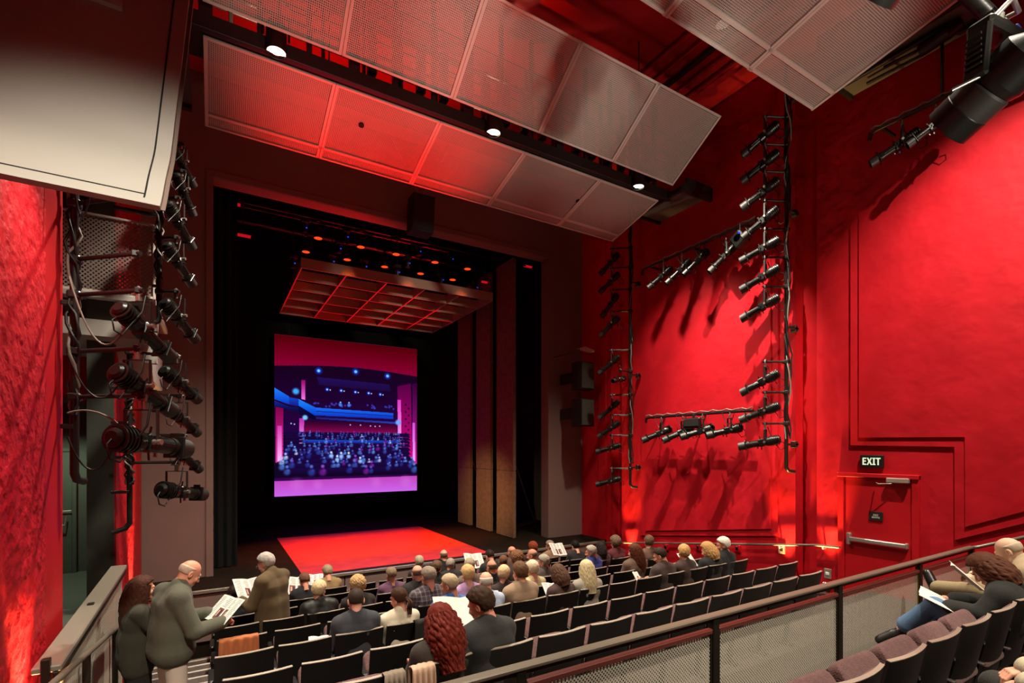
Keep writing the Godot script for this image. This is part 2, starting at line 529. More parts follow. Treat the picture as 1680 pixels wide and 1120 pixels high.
# ---------------------------------------------------------------- the shell of the house
func rough_face(z0: float, z1: float, y0: float, y1: float, x: float, dirx: float, amp: float, step: float, sd: int) -> Mb:
	# lumpy old plaster on a wall whose face looks along dirx
	var nz := FastNoiseLite.new()
	nz.seed = sd
	nz.frequency = 6.0
	nz.fractal_octaves = 4
	var n2 := FastNoiseLite.new()
	n2.seed = sd + 5
	n2.noise_type = FastNoiseLite.TYPE_CELLULAR
	n2.cellular_return_type = FastNoiseLite.RETURN_DISTANCE2_SUB
	n2.frequency = 7.0
	var b := Mb.new()
	var nu := maxi(4, int(absf(z1 - z0) / step))
	var nv := maxi(4, int((y1 - y0) / step))
	b.surf(nu, nv, func(u, w):
		var z: float = lerpf(z0, z1, u)
		var y: float = lerpf(y0, y1, w)
		var big := nz.get_noise_2d(z * 0.25, y * 0.25)
		var chip := clampf(0.25 - n2.get_noise_2d(z, y) - 0.9 + big * 1.3, 0.0, 0.4)
		var edge: float = minf(1.0, 8.0 * minf(u, 1.0 - u))
		return Vector3(x + dirx * edge * (amp * (nz.get_noise_2d(z, y) * 0.7 + big * 0.8 - chip * 1.6) + amp * 0.6), y, z), (dirx > 0.0) == (z1 > z0))
	return b

func build_room() -> void:
	# right wall: panelled bay between two upright slots, smooth wall beyond
	var b := Mb.new()
	b.box(Vector3(9.72, 1.7, -2.75), Vector3(0.3, 12.4, 18.1))
	for s in [[-11.55, -10.249], [-9.846, -5.236], [-4.853, 6.2]]:
		b.box(Vector3(9.435, 1.7, (s[0] + s[1]) * 0.5), Vector3(0.27, 12.4, s[1] - s[0]))
	var wr := struct("wall_right", b, M["red_plaster"], null, Vector3.ZERO, "red plaster side wall with raised panels and two upright slots")
	# raised panel mouldings: outer step and inner step
	var right := Basis(Vector3(0, 0, 1), Vector3(0, 1, 0), Vector3(-1, 0, 0))  # x of outline = world z, extruded towards the house
	var tf := Transform3D(right, Vector3(WALL_R, 0, 0))
	struct("raised_panel", Mb.new().prism([Vector2(-9.12, -2.19), Vector2(-5.56, -1.67), Vector2(-5.56, 6.6), Vector2(-9.12, 6.6)], 0.03, tf), M["red_plaster"], wr)
	struct("raised_panel", Mb.new().prism([Vector2(-8.95, -2.05), Vector2(-5.685, -1.55), Vector2(-5.685, 6.6), Vector2(-8.95, 6.6)], 0.055, tf), M["red_plaster"], wr)
	struct("raised_panel", Mb.new().prism([Vector2(-4.285, 6.6), Vector2(-4.285, 0.06), Vector2(-2.905, 0.03), Vector2(-2.9, -1.33), Vector2(2.0, 0.95), Vector2(2.0, 6.6)], 0.035, tf), M["red_plaster"], wr)
	struct("raised_panel", Mb.new().prism([Vector2(-4.146, 6.6), Vector2(-4.146, 0.19), Vector2(-2.78, 0.17), Vector2(-2.776, -1.12), Vector2(2.0, 1.15), Vector2(2.0, 6.6)], 0.06, tf), M["red_plaster"], wr)
	struct("raised_panel", Mb.new().prism([Vector2(-10.75, -2.55), Vector2(-10.45, -2.5), Vector2(-10.45, 6.6), Vector2(-10.75, 6.6)], 0.03, tf), M["red_plaster"], wr)
	struct("rough_strip", rough_face(-4.84, -4.45, -3.4, 7.0, 9.3, -1.0, 0.0035, 0.03, 21), M["red_plaster"], wr)
	# left wall: rough pilaster near the camera, open bay, rough pilaster by the stage
	b = Mb.new()
	b.box(Vector3(-1.32, 1.7, -10.1), Vector3(0.3, 12.4, 2.8))
	b.box(Vector3(-1.32, 1.7, 0.15), Vector3(0.3, 12.4, 12.1))
	b.box(Vector3(-3.5, 1.7, -2.75), Vector3(0.3, 12.4, 18.1))
	var wl := struct("wall_left", b, M["red_paint"], null, Vector3.ZERO, "red left wall, rough plaster pilasters either side of an open bay")
	struct("rough_plaster", rough_face(-11.25, -8.95, -3.6, 7.0, WALL_L, 1.0, 0.012, 0.04, 33), M["red_rough_plaster"], wl)
	struct("rough_plaster", rough_face(-5.377, -3.2, -3.6, 3.0, WALL_L, 1.0, 0.013, 0.02, 45), M["red_rough_plaster"], wl)
	# ceiling, back wall, proscenium
	struct("ceiling", Mb.new().box(Vector3(4.0, 7.55, -2.75), Vector3(11.9, 0.3, 18.1)), M["red_ceiling"], null, Vector3.ZERO, "red ceiling above the hung reflectors")
	struct("wall_back", Mb.new().box(Vector3(4.0, 1.7, 6.3), Vector3(11.9, 12.4, 0.3)), M["dark_grey_wall"])
	b = Mb.new()
	b.box(Vector3(-0.82, 1.7, -11.7), Vector3(1.6, 12.4, 0.36))
	b.box(Vector3(8.83, 1.7, -11.7), Vector3(1.47, 12.4, 0.36))
	b.box(Vector3(4.035, 6.55, -11.7), Vector3(8.12, 2.32, 0.36))
	b.box(Vector3(-2.6, 1.7, -11.7), Vector3(2.1, 12.4, 0.36))
	var wp := struct("wall_proscenium", b, M["proscenium_paint"], null, Vector3.ZERO, "grey brown proscenium wall framing the stage opening")
	b = Mb.new()
	b.box(Vector3(-0.085, 1.43, -11.497), Vector3(0.13, 7.92, 0.03), 0.008)
	b.box(Vector3(4.0, 5.455, -11.497), Vector3(8.3, 0.13, 0.03), 0.008)
	struct("frame", b, M["proscenium_paint"], wp)
	# raked floor of the house: one terrace a row, then the cross aisle and the rear rows
	b = Mb.new()
	for r in 8:
		var y: float = ROWTOP[r] - 0.85
		var z1: float = ROWZ[r] + (0.15 if r > 0 else 0.32)
		var z0: float = ROWZ[r] - 0.75
		if r == 7: z0 = -10.6
		b.box(Vector3(4.65, (y - 4.6) * 0.5, (z0 + z1) * 0.5), Vector3(9.3, y + 4.6, z1 - z0))
	b.box(Vector3(4.07, -3.52, -2.4), Vector3(10.45, 2.2, 1.1))
	b.box(Vector3(4.07, -3.31, -1.35), Vector3(10.45, 2.58, 1.0))
	b.box(Vector3(4.07, -3.1, -0.4), Vector3(10.45, 2.95, 0.9))
	b.box(Vector3(4.07, -2.95, 3.1), Vector3(10.45, 3.3, 6.2))
	struct("floor", b, M["carpet"], null, Vector3.ZERO, "dark brown carpeted terraces of the seating")
	# left aisle steps with pale nosings
	b = Mb.new()
	var st := Mb.new()
	var k := 0
	var z := -2.95
	var y := -2.4
	var fl := obj("aisle_stair", Mb.new().box(Vector3(-0.6, -3.6, -2.8), Vector3(1.1, 2.3, 0.3)), M["step_carpet"])
	fl.set_meta("kind", "structure")
	fl.set_meta("label", "carpeted aisle steps with pale nosings along the left wall")
	while z > -10.4:
		y -= 0.078
		struct("step", Mb.new().box(Vector3(-0.585, (y - 4.6) * 0.5, z - 0.225), Vector3(1.165, y + 4.6, 0.45)), M["step_carpet"], fl)
		struct("nosing", Mb.new().box(Vector3(-0.56, y + 0.004, z - 0.425), Vector3(1.06, 0.012, 0.04), 0.003), M["nosing"], fl)
		z -= 0.45

func build_left_bay() -> void:
	# passage behind the open bay, with a door at its far end
	var b := Mb.new()
	b.box(Vector3(-2.4, -3.4, -7.3), Vector3(1.9, 2.5, 8.3))
	struct("floor_passage", b, M["dark_grey_wall"])
	b = Mb.new()
	b.box(Vector3(-2.4, 1.0, -11.43), Vector3(1.9, 6.4, 0.1))
	b.box(Vector3(-3.32, 1.0, -8.4), Vector3(0.06, 6.4, 6.0))
	b.box(Vector3(-1.33, 1.0, -8.68), Vector3(0.29, 6.4, 0.03))
	struct("wall_passage", b, M["dark_grey_wall"], null, Vector3.ZERO, "dark grey green end wall of the side passage")
	var d := tag(thing("door_1", "dark grey green door with a pull handle at the end of the left passage", "door", Vector3(-2.62, -2.15, -11.36)), "", "", "", "structure")
	obj("leaf", Mb.new().box(Vector3(0, 1.05, 0.02), Vector3(1.0, 2.1, 0.05), 0.006), M["grey_door"], d)
	var fr := Mb.new()
	fr.box(Vector3(-0.53, 1.07, 0.02), Vector3(0.06, 2.16, 0.08), 0.006)
	fr.box(Vector3(0.53, 1.07, 0.02), Vector3(0.06, 2.16, 0.08), 0.006)
	fr.box(Vector3(0, 2.13, 0.02), Vector3(1.12, 0.06, 0.08), 0.006)
	obj("frame", fr, M["dark_grey_wall"], d)
	var hd := Mb.new()
	hd.path([Vector3(0.34, 1.0, 0.05), Vector3(0.34, 1.0, 0.11), Vector3(0.36, 0.86, 0.13), Vector3(0.42, 0.84, 0.13), Vector3(0.44, 1.0, 0.11)], 0.012)
	hd.box(Vector3(0.42, 1.06, 0.05), Vector3(0.16, 0.05, 0.03), 0.008)
	obj("handle", hd, M["bare_steel"], d)
	# a box of the side balcony over the passage
	var x0 := -3.2
	var x1 := -0.73
	var p := thing("side_box", "side balcony box with a perforated metal front and pale slab, left of the proscenium", "balcony", Vector3(0, 0, 0))
	var pf := Mb.new()
	pf.quad_uv(Vector3(x0, 2.12, -8.6), Vector3(x1, 2.12, -8.6), Vector3(x1, 3.13, -8.6), Vector3(x0, 3.13, -8.6), Vector2(0, 0), Vector2(x1 - x0, 0), Vector2(x1 - x0, 1.01), Vector2(0, 1.01))
	obj("perforated_front", pf, M["perforated_parapet"], p)
	var fr2 := Mb.new()
	fr2.box(Vector3(x1, 2.62, -8.6), Vector3(0.03, 1.04, 0.04), 0.004)
	fr2.box(Vector3((x0 + x1) * 0.5, 3.14, -8.6), Vector3(x1 - x0, 0.03, 0.04), 0.004)
	fr2.box(Vector3((x0 + x1) * 0.5, 2.115, -8.6), Vector3(x1 - x0, 0.03, 0.04), 0.004)
	obj("frame", fr2, M["frame_metal"], p)
	obj("top_rail", Mb.new().tube(Vector3(x0, 3.33, -8.7), Vector3(x1 + 0.02, 3.33, -8.7), 0.03), M["black_metal"], p)
	var sl := Mb.new()
	sl.box(Vector3((x0 + x1) * 0.5, 2.06, -9.6), Vector3(x1 - x0 + 0.04, 0.08, 2.1), 0.006)
	obj("slab_edge", sl, M["parapet_paint"], p)
	obj("recess", Mb.new().box(Vector3((x0 + x1) * 0.5 - 0.1, 1.88, -9.7), Vector3(x1 - x0 - 0.2, 0.32, 1.9)), M["dark_grey_wall"], p)
	var so := Mb.new()
	so.prism([Vector2(-8.6, 1.74), Vector2(-8.6, 1.52), Vector2(-9.2, 1.02), Vector2(-10.7, 1.02), Vector2(-10.7, 1.74)], x1 - 0.06 - x0, Transform3D(Basis(Vector3(0, 0, 1), Vector3(0, 1, 0), Vector3(-1, 0, 0)), Vector3(x1 - 0.06, 0, 0)))
	obj("lower_slab", so, M["parapet_paint"], p)
	obj("end_bracket", Mb.new().prism([Vector2(-8.58, 2.02), Vector2(-8.58, 1.2), Vector2(-8.68, 1.2), Vector2(-8.9, 2.02)], 0.14, Transform3D(Basis(Vector3(0, 0, 1), Vector3(0, 1, 0), Vector3(-1, 0, 0)), Vector3(x1 + 0.03, 0, 0))), M["parapet_paint"], p)
	# red wedge under the box and its dark lintel
	var w := thing("stair_wall", "red slanting wall under the side balcony box, above the dark passage", "wall", Vector3.ZERO)
	w.set_meta("kind", "structure")
	obj("red_face", Mb.new().prism([Vector2(-3.2, 1.6), Vector2(-1.2, 1.6), Vector2(-1.2, 0.5), Vector2(-3.2, 1.25)], 0.1, Transform3D(Basis(), Vector3(0, 0, -9.0))), M["red_paint"], w)
	obj("lintel", Mb.new().prism([Vector2(-3.2, 1.25), Vector2(-1.2, 0.5), Vector2(-1.2, 0.42), Vector2(-3.2, 1.17)], 0.16, Transform3D(Basis(), Vector3(0, 0, -9.02))), M["dark_grey_wall"], w)
	# the big pale balcony front that hangs over the aisle on the left, close to the camera
	var bf := thing("balcony_front", "large pale grey curved balcony front hanging at upper left, black joint down its edge", "balcony", Vector3.ZERO)
	bf.set_meta("kind", "structure")
	var f := func(u, v):
		# v from the lip up; leans back as it rises, with a rounded lip
		var yy: float = 1.345 + v * 3.6
		var zz: float = -3.4 - 0.26 * (yy - 1.345) - 0.1 * (1.0 - exp(-(yy - 1.345) / 0.14)) - 0.10 * smoothstep(0.16, 0.5, yy - 1.345)
		var xr: float = -0.262 + 0.066 * (yy - 1.345)
		return Vector3(lerpf(-3.3, xr, u), yy, zz)
	obj("face", Mb.new().sheet(20, 60, f, 0.03), M["parapet_paint"], bf)
	var rt := Mb.new()
	rt.sheet(4, 60, func(u, v):
		var q: Vector3 = f.call(1.0, v)
		return q + Vector3(0.012, 0, -0.015 - u * (0.012 + 0.055 * v)), 0.02)
	obj("return", rt, M["proscenium_paint"], bf)
	var jn := Mb.new()
	for s in [[0.9728, 0.9756]]:
		jn.sheet(1, 60, func(u, v): return f.call(lerpf(s[0], s[1], u), lerpf(0.012, 1.0, v)) + Vector3(0, 0, 0.017), 0.004)
	jn.sheet(20, 1, func(u, v): return f.call(lerpf(0.0, 0.974, u), lerpf(0.022, 0.0245, v)) + Vector3(0, 0, 0.017), 0.004)
	obj("joint", jn, M["joint_black"], bf)
	obj("soffit", Mb.new().box(Vector3(-1.85, 2.78, -4.66), Vector3(2.7, 0.05, 1.5)), M["parapet_paint"], bf)

# ---------------------------------------------------------------- the stage
func disc(im: Image, x: float, y: float, r: float, c: Color, a := 1.0) -> void:
	var w := im.get_width(); var h := im.get_height()
	for py in range(maxi(0, int(y - r)), mini(h, int(y + r) + 2)):
		for px in range(maxi(0, int(x - r)), mini(w, int(x + r) + 2)):
			var d := Vector2(px - x, py - y).length() / r
			if d < 1.0:
				var k := a * (1.0 - d * d) * (1.0 - d * d)
				im.set_pixel(px, py, im.get_pixel(px, py).lerp(c, minf(1.0, k * 1.6)))

func patch(im: Image, pts: Array, c0: Color, c1: Color) -> void:
	# a filled outline with a vertical blend from c0 to c1
	var pk := PackedVector2Array(pts)
	var lo := pk[0]; var hi := pk[0]
	for q in pk:
		lo = lo.min(q); hi = hi.max(q)
	for y in range(maxi(0, int(lo.y)), mini(im.get_height(), int(hi.y) + 1)):
		for x in range(maxi(0, int(lo.x)), mini(im.get_width(), int(hi.x) + 1)):
			if Geometry2D.is_point_in_polygon(Vector2(x + 0.5, y + 0.5), pk):
				im.set_pixel(x, y, c0.lerp(c1, (y - lo.y) / maxf(1.0, hi.y - lo.y)))

func video_picture() -> ImageTexture:
	# the picture on the screen: the same house from the stage, bluish, audience seated
	var w := 440
	var h := 480
	var im := Image.create(w, h, false, Image.FORMAT_RGB8)
	im.fill(rgb(20, 4, 38))
	patch(im, [Vector2(0, 90), Vector2(w, 90), Vector2(w, 300), Vector2(0, 300)], rgb(24, 2, 30), rgb(40, 4, 70))
	patch(im, [Vector2(118, 118), Vector2(344, 126), Vector2(350, 150), Vector2(125, 142)], rgb(34, 16, 90), rgb(30, 8, 60))
	# red arch of the stage opening
	var arch := [Vector2(0, 0), Vector2(w, 0), Vector2(w, 92)]
	for i in 21:
		var t := 1.0 - i / 20.0
		arch.append(Vector2(w * t, 93.0 - 13.0 * sin(PI * t)))
	patch(im, arch, rgb(84, 0, 8), rgb(142, 0, 52))
	# back wall glow and columns
	patch(im, [Vector2(75, 255), Vector2(370, 255), Vector2(370, 292), Vector2(75, 292)], rgb(50, 2, 40), rgb(150, 10, 90))
	patch(im, [Vector2(372, 130), Vector2(418, 118), Vector2(424, 370), Vector2(376, 352)], rgb(90, 0, 70), rgb(214, 10, 130))
	patch(im, [Vector2(372, 175), Vector2(384, 175), Vector2(386, 340), Vector2(374, 335)], rgb(230, 60, 200), rgb(255, 180, 250))
	patch(im, [Vector2(424, 120), Vector2(w, 115), Vector2(w, 390), Vector2(424, 385)], rgb(60, 0, 60), rgb(200, 30, 150))
	patch(im, [Vector2(424, 250), Vector2(433, 250), Vector2(434, 380), Vector2(425, 380)], rgb(220, 80, 220), rgb(245, 170, 255))
	patch(im, [Vector2(3, 210), Vector2(24, 215), Vector2(24, 372), Vector2(3, 380)], rgb(130, 0, 70), rgb(225, 60, 170))
	patch(im, [Vector2(8, 270), Vector2(20, 270), Vector2(20, 372), Vector2(8, 376)], rgb(220, 60, 180), rgb(255, 190, 255))
	patch(im, [Vector2(74, 130), Vector2(85, 130), Vector2(85, 190), Vector2(74, 188)], rgb(150, 10, 110), rgb(255, 120, 240))
	patch(im, [Vector2(68, 246), Vector2(82, 246), Vector2(80, 330), Vector2(68, 330)], rgb(190, 40, 170), rgb(250, 190, 255))
	for i in 12:
		disc(im, 400 + (i % 2) * 10, 190 + i * 12, 4.5, rgb(20, 0, 30), 0.9)
	# balcony front
	patch(im, [Vector2(0, 158), Vector2(40, 182), Vector2(40, 206), Vector2(0, 192)], rgb(30, 130, 255), rgb(10, 60, 200))
	patch(im, [Vector2(0, 196), Vector2(40, 212), Vector2(66, 214), Vector2(66, 226), Vector2(0, 214)], rgb(20, 40, 150), rgb(10, 10, 60))
	patch(im, [Vector2(40, 184), Vector2(66, 188), Vector2(66, 210), Vector2(40, 206)], rgb(20, 70, 200), rgb(20, 30, 140))
	patch(im, [Vector2(66, 188), Vector2(115, 212), Vector2(115, 238), Vector2(66, 208)], rgb(30, 140, 255), rgb(10, 60, 210))
	patch(im, [Vector2(66, 208), Vector2(115, 238), Vector2(115, 250), Vector2(66, 234)], rgb(14, 10, 70), rgb(10, 4, 40))
	patch(im, [Vector2(115, 212), Vector2(358, 220), Vector2(358, 240), Vector2(115, 236)], rgb(26, 110, 250), rgb(14, 50, 190))
	patch(im, [Vector2(115, 222), Vector2(358, 229), Vector2(358, 231), Vector2(115, 224)], rgb(10, 30, 120), rgb(10, 30, 120))
	patch(im, [Vector2(115, 240), Vector2(382, 250), Vector2(382, 256), Vector2(115, 246)], rgb(30, 20, 90), rgb(40, 80, 220))
	disc(im, 58, 165, 14, rgb(60, 170, 255), 0.9)
	disc(im, 84, 243, 11, rgb(120, 200, 255), 1.0)
	disc(im, 374, 250, 14, rgb(120, 170, 255), 0.9)
	for q in [[123, 98], [235, 92], [338, 98]]:
		disc(im, q[0], q[1], 15, rgb(30, 60, 230), 0.7)
		disc(im, q[0], q[1], 6.5, rgb(120, 220, 255), 1.0)
	for q in [[148, 154], [190, 155], [234, 157], [276, 158], [314, 160]]:
		disc(im, q[0], q[1], 9, rgb(20, 60, 240), 0.7)
		disc(im, q[0], q[1], 4, rgb(190, 235, 255), 1.0)
		disc(im, q[0] + 9, q[1] + 1, 3, rgb(210, 235, 255), 0.9)
	for q in [[218, 262], [250, 262], [282, 264], [297, 265], [312, 264], [45, 262], [54, 264]]:
		disc(im, q[0], q[1], 3, rgb(200, 220, 255), 1.0)
	# the audience: rows of seated figures, larger to the front
	var r := rng_at(12)
	for i in 26:
		disc(im, 110 + r.randf() * 250, 196 + r.randf() * 12, 5.0, rgb(60, 60, 190), 0.7)
	for q in [[188, 200], [214, 200]]:
		disc(im, q[0], q[1], 8, rgb(60, 130, 255), 0.9)
		disc(im, q[0], q[1] - 8, 4, rgb(150, 200, 255), 0.9)
	for row in 11:
		var t := row / 10.0
		var y := 288.0 + 112.0 * pow(t, 1.25)
		var s := 3.6 + 7.4 * t
		var y0 := y
		var s0 := s
		patch(im, [Vector2(30, y - s * 0.3), Vector2(w - 30, y - s * 0.3), Vector2(w - 22, y + s * 1.3), Vector2(22, y + s * 1.3)], rgb(30, 8, 66), rgb(22, 6, 50))
		if row == 3:
			patch(im, [Vector2(80, y - 2), Vector2(380, y - 2), Vector2(384, y + 8), Vector2(76, y + 8)], rgb(26, 80, 200), rgb(24, 30, 130))
		var x := 60.0 - 52.0 * t + r.randf() * s
		while x < 380.0 + 52.0 * t:
			if r.randf() < 0.62:
				var lit := r.randf()
				var c := rgb(40, 44, 150).lerp(rgb(96, 160, 255), lit * lit)
				if r.randf() < 0.05: c = rgb(190, 210, 255)
				if r.randf() < 0.12: c = rgb(120, 30, 160)
				disc(im, x, y + s * 0.7, s * 1.25, c.darkened(0.2), 0.8)
				disc(im, x + s * 0.3, y + s * 0.25, s * 0.6, c, 0.6)
				disc(im, x, y - s * 0.75, s * 0.62, c.lerp(rgb(150, 170, 250), 0.35), 0.85)
				y = y0 + (r.randf() - 0.5) * s0 * 1.1
				s = s0 * r.randf_range(0.6, 1.2)
			x += s * (1.5 + r.randf() * 1.6)
	for q in [[178, 372], [190, 362], [213, 362], [249, 378], [160, 360]]:
		disc(im, q[0], q[1], 10, rgb(150, 190, 250), 0.8)
		disc(im, q[0], q[1] - 11, 5.5, rgb(215, 230, 255), 0.9)
	# edge of the stage in front
	patch(im, [Vector2(0, 424), Vector2(w, 424), Vector2(w, 434), Vector2(0, 434)], rgb(40, 6, 60), rgb(60, 10, 90))
	patch(im, [Vector2(0, 434), Vector2(w, 430), Vector2(w, h), Vector2(0, h)], rgb(196, 70, 190), rgb(206, 104, 240))
	for q in [[60, 438, 30], [120, 440, 22], [300, 440, 26], [400, 440, 30]]:
		disc(im, q[0], q[1] + 8, q[2], rgb(226, 130, 232), 0.22)
	# breaks of tone over the whole picture
	for i in 900:
		var px := r.randi_range(0, w - 2)
		var py := r.randi_range(100, 424)
		var c2 := im.get_pixel(px, py)
		var k := r.randf_range(0.6, 1.35)
		im.set_pixel(px, py, Color(c2.r * k, c2.g * k, c2.b * k))
		im.set_pixel(px + 1, py, Color(c2.r * k, c2.g * k, c2.b * k))
	return ImageTexture.create_from_image(im)

func build_stage() -> void:
	# floor, apron and riser
	var b := Mb.new()
	b.box(Vector3(4.0, -3.56, -14.6), Vector3(11.9, 2.08, 8.3))
	var fs := struct("floor_stage", b, M["stage_floor"], null, Vector3.ZERO, "dark stage floor with a low riser towards the front row")
	var rz := Mb.new()
	rz.box(Vector3(4.0, -2.55, -10.43), Vector3(10.4, 0.06, 0.06), 0.006)
	rz.box(Vector3(4.0, -2.9, -10.42), Vector3(10.4, 0.04, 0.03), 0.004)
	struct("ledge", rz, M["cap_grey"], fs)
	for i in 6:
		struct("riser_panel", Mb.new().box(Vector3(-0.35 + i * 1.75, -3.02, -10.44), Vector3(1.73, 0.84, 0.03), 0.006), M["proscenium_paint"], fs)
	# black stage house
	b = Mb.new()
	b.box(Vector3(4.0, 3.2, -18.75), Vector3(13.0, 15.0, 0.2))
	b.box(Vector3(-2.0, 3.2, -15.2), Vector3(0.2, 15.0, 7.2))
	b.box(Vector3(10.0, 3.2, -15.2), Vector3(0.2, 15.0, 7.2))
	b.box(Vector3(4.0, 10.6, -15.2), Vector3(13.0, 0.2, 7.4))
	b.box(Vector3(4.0, 9.2, -11.75), Vector3(13.0, 3.0, 0.2))
	struct("wall_stage", b, M["black_drape"], null, Vector3.ZERO, "black walls and roof of the stage house")
	var cp := obj("dance_floor", Mb.new().box(Vector3(3.6, -2.513, -12.98), Vector3(4.2, 0.012, 4.75), 0.003), M["dance_floor"])
	tag(cp, "red rectangular dance floor laid on the dark stage", "dance floor")
	# pleated black masking curtain at stage left of the frame
	var lg := Mb.new()
	lg.sheet(40, 2, func(u, v): return Vector3(lerpf(-0.6, 0.42, u), lerpf(-2.5, 8.0, v), -12.2 + 0.05 * sin(u * 40.0)), 0.01)
	tag(obj("masking_curtain", lg, M["black_drape"]), "tall black masking curtain at the left edge of the stage opening", "curtain")
	# three tall board flats down the right side of the stage
	var fz := [[-12.91, -11.95], [-14.25, -13.3], [-15.64, -14.68]]
	var fl := ["tall brown board flat on the right of the stage, nearest the proscenium", "tall brown board flat on the right of the stage, middle of the three", "tall brown board flat on the right of the stage, farthest upstage"]
	for i in 3:
		var c: float = (fz[i][0] + fz[i][1]) * 0.5
		var wd: float = fz[i][1] - fz[i][0]
		var t := thing("scenery_flat", fl[i], "stage flat", Vector3(7.24, STAGE, c))
		obj("lower_board", Mb.new().box(Vector3(0, 0.95, 0.06), Vector3(0.1, 1.88, wd - 0.12), 0.006), M["flat_board"], t)
		obj("edge_strip", Mb.new().box(Vector3(0, 0.95, -wd * 0.5 + 0.055), Vector3(0.1, 1.88, 0.1), 0.006), M["flat_board"], t)
		obj("upper_board", Mb.new().box(Vector3(0, 4.9, 0), Vector3(0.1, 6.0, wd), 0.006), M["flat_board"], t)
		obj("brace", Mb.new().bar(Vector3(0.1, 2.6, 0), Vector3(1.1, 0.03, 0), 0.05, 0.03), M["black_metal"], t)
	# the screen
	var sc := thing("projection_screen", "large square projection screen showing a bluish view of a theatre audience", "screen", Vector3(4.13, -1.575, -18.0))
	var vm := mat("video", Color.BLACK, 0.9, 0.0, {})
	vm.emission_enabled = true
	vm.emission = Color.WHITE
	vm.emission_texture = video_picture()
	vm.emission_operator = BaseMaterial3D.EMISSION_OP_MULTIPLY
	vm.emission_energy_multiplier = 1.0
	vm.metallic_specular = 0.0
	var pq := Mb.new()
	pq.quad_uv(Vector3(-2.445, 0, 0.012), Vector3(2.445, 0, 0.012), Vector3(2.445, 5.341, 0.012), Vector3(-2.445, 5.341, 0.012), Vector2(0, 1), Vector2(1, 1), Vector2(1, 0), Vector2(0, 0))
	obj("picture", pq, vm, sc)
	obj("panel", Mb.new().box(Vector3(0, 2.67, -0.02), Vector3(4.95, 5.4, 0.05), 0.004), M["black_drape"], sc)
	for x in [-2.0, 2.0]:
		obj("hanging_wire", Mb.new().tube(Vector3(x, 5.36, -0.02), Vector3(x, 12.0, -0.02), 0.006, -1, 6), M["black_cable"], sc)
	var al := AreaLight3D.new()
	al.name = "screen_light"
	add_child(al)
	al.position = Vector3(4.13, 1.1, -17.96)
	al.rotation.y = PI
	al.area_size = Vector2(4.85, 5.3)
	al.area_normalize_energy = true
	al.light_energy = 0.12
	al.light_color = Color(0.5, 0.22, 0.75)
	al.shadow_enabled = true
	# egg-crate grid hung over the stage
	var g := thing("ceiling_grid", "pale square egg-crate grid hung flat above the stage, lit red from below", "ceiling grid", Vector3(4.32, 4.26, -14.9))
	for i in 6:
		var x := -2.56 + 5.12 * i / 5.0
		obj("long_fin", Mb.new().box(Vector3(x, 0.125, 0), Vector3(0.035, 0.25, 4.62), 0.004), M["grid_paint"], g)
		var z := -2.3 + 4.6 * i / 5.0
		obj("cross_fin", Mb.new().box(Vector3(0, 0.125, z), Vector3(5.155, 0.248, 0.03), 0.004), M["grid_paint"], g)
	for q in [[-2.3, -2.1], [2.3, -2.1], [-2.3, 2.1], [2.3, 2.1]]:
		obj("hanging_wire", Mb.new().tube(Vector3(q[0], 0.2, q[1]), Vector3(q[0], 6.3, q[1]), 0.006, -1, 6), M["black_cable"], g)
	# pipes over the grid with warm par lamps and small indicator lights
	var rows := [[5.28, -13.2, [2.232, 3.288, 4.235, 5.359, 6.379]], [5.28, -14.28, [2.105, 3.181, 4.238, 5.334, 6.387]]]
	var proto: Node3D = null
	for k in 2:
		var y: float = rows[k][0]
		var z: float = rows[k][1]
		var bt := thing("lighting_batten", ["nearer dark pipe of glowing orange lamps over the stage grid", "farther dark pipe of glowing orange lamps over the stage grid"][k], "lighting pipe", Vector3(4.0, y + 0.48, z))
		obj("pipe", Mb.new().tube(Vector3(-4.2, 0, 0), Vector3(4.4, 0, 0), 0.025), M["black_metal"], bt)
		for x in [-2.6, 0.2, 3.2]:
			obj("hanging_wire", Mb.new().tube(Vector3(x, 0, 0), Vector3(x, 4.75, 0), 0.006, -1, 6), M["black_cable"], bt)
		for i in 5:
			var side := "%s orange stage lamp from the left on the %s pipe over the grid" % [ORD[i], ["nearer", "farther"][k]]
			var at := Vector3(rows[k][2][i], y, z)
			if proto == null:
				proto = thing("par_lamp", side, "stage lamp", at, 0.0, "orange lamps above the stage grid")
				obj("can", Mb.new().lathe([[0.05, 0.3], [0.09, 0.26], [0.105, 0.1], [0.11, 0.0], [0.1, 0.0], [0.095, 0.1], [0.05, 0.24]], Transform3D(), 16), M["fixture_black"], proto)
				obj("glowing_lens", Mb.new().lathe([[0.0, 0.012], [0.07, 0.016], [0.097, 0.03]], Transform3D(Basis(Vector3.RIGHT, PI), Vector3(0, 0.03, 0)), 16), M["orange_glow"], proto)
				obj("yoke", Mb.new().path([Vector3(-0.13, 0.12, 0), Vector3(-0.13, 0.42, 0), Vector3(0.13, 0.42, 0), Vector3(0.13, 0.12, 0)], 0.012), M["black_metal"], proto)
				obj("clamp", Mb.new().box(Vector3(0, 0.46, 0), Vector3(0.06, 0.1, 0.07), 0.01), M["black_metal"], proto)
			else:
				var c = proto.duplicate()
				c.name = numbered("par_lamp")
				add_child(c, true)
				c.position = at
				c.set_meta("label", side)
			spot("par_light", at + Vector3(0, -0.04, 0), Vector3(at.x, STAGE, at.z - 0.3), 1.5, Color(1.0, 0.25, 0.08), 9.0, 0.6, 0.08)
	# unseen red and magenta floods behind the proscenium, placed to light the dance floor
	for i in 4:
		wash("unseen red stage flood behind the proscenium header, %s from the left" % ORD[i], Vector3(1.2 + 1.6 * i, 5.75, -12.0), Vector3(1.7 + 1.25 * i, STAGE, -13.2), 74.0, Color(1.0, 0.44, 0.07), 14.5)
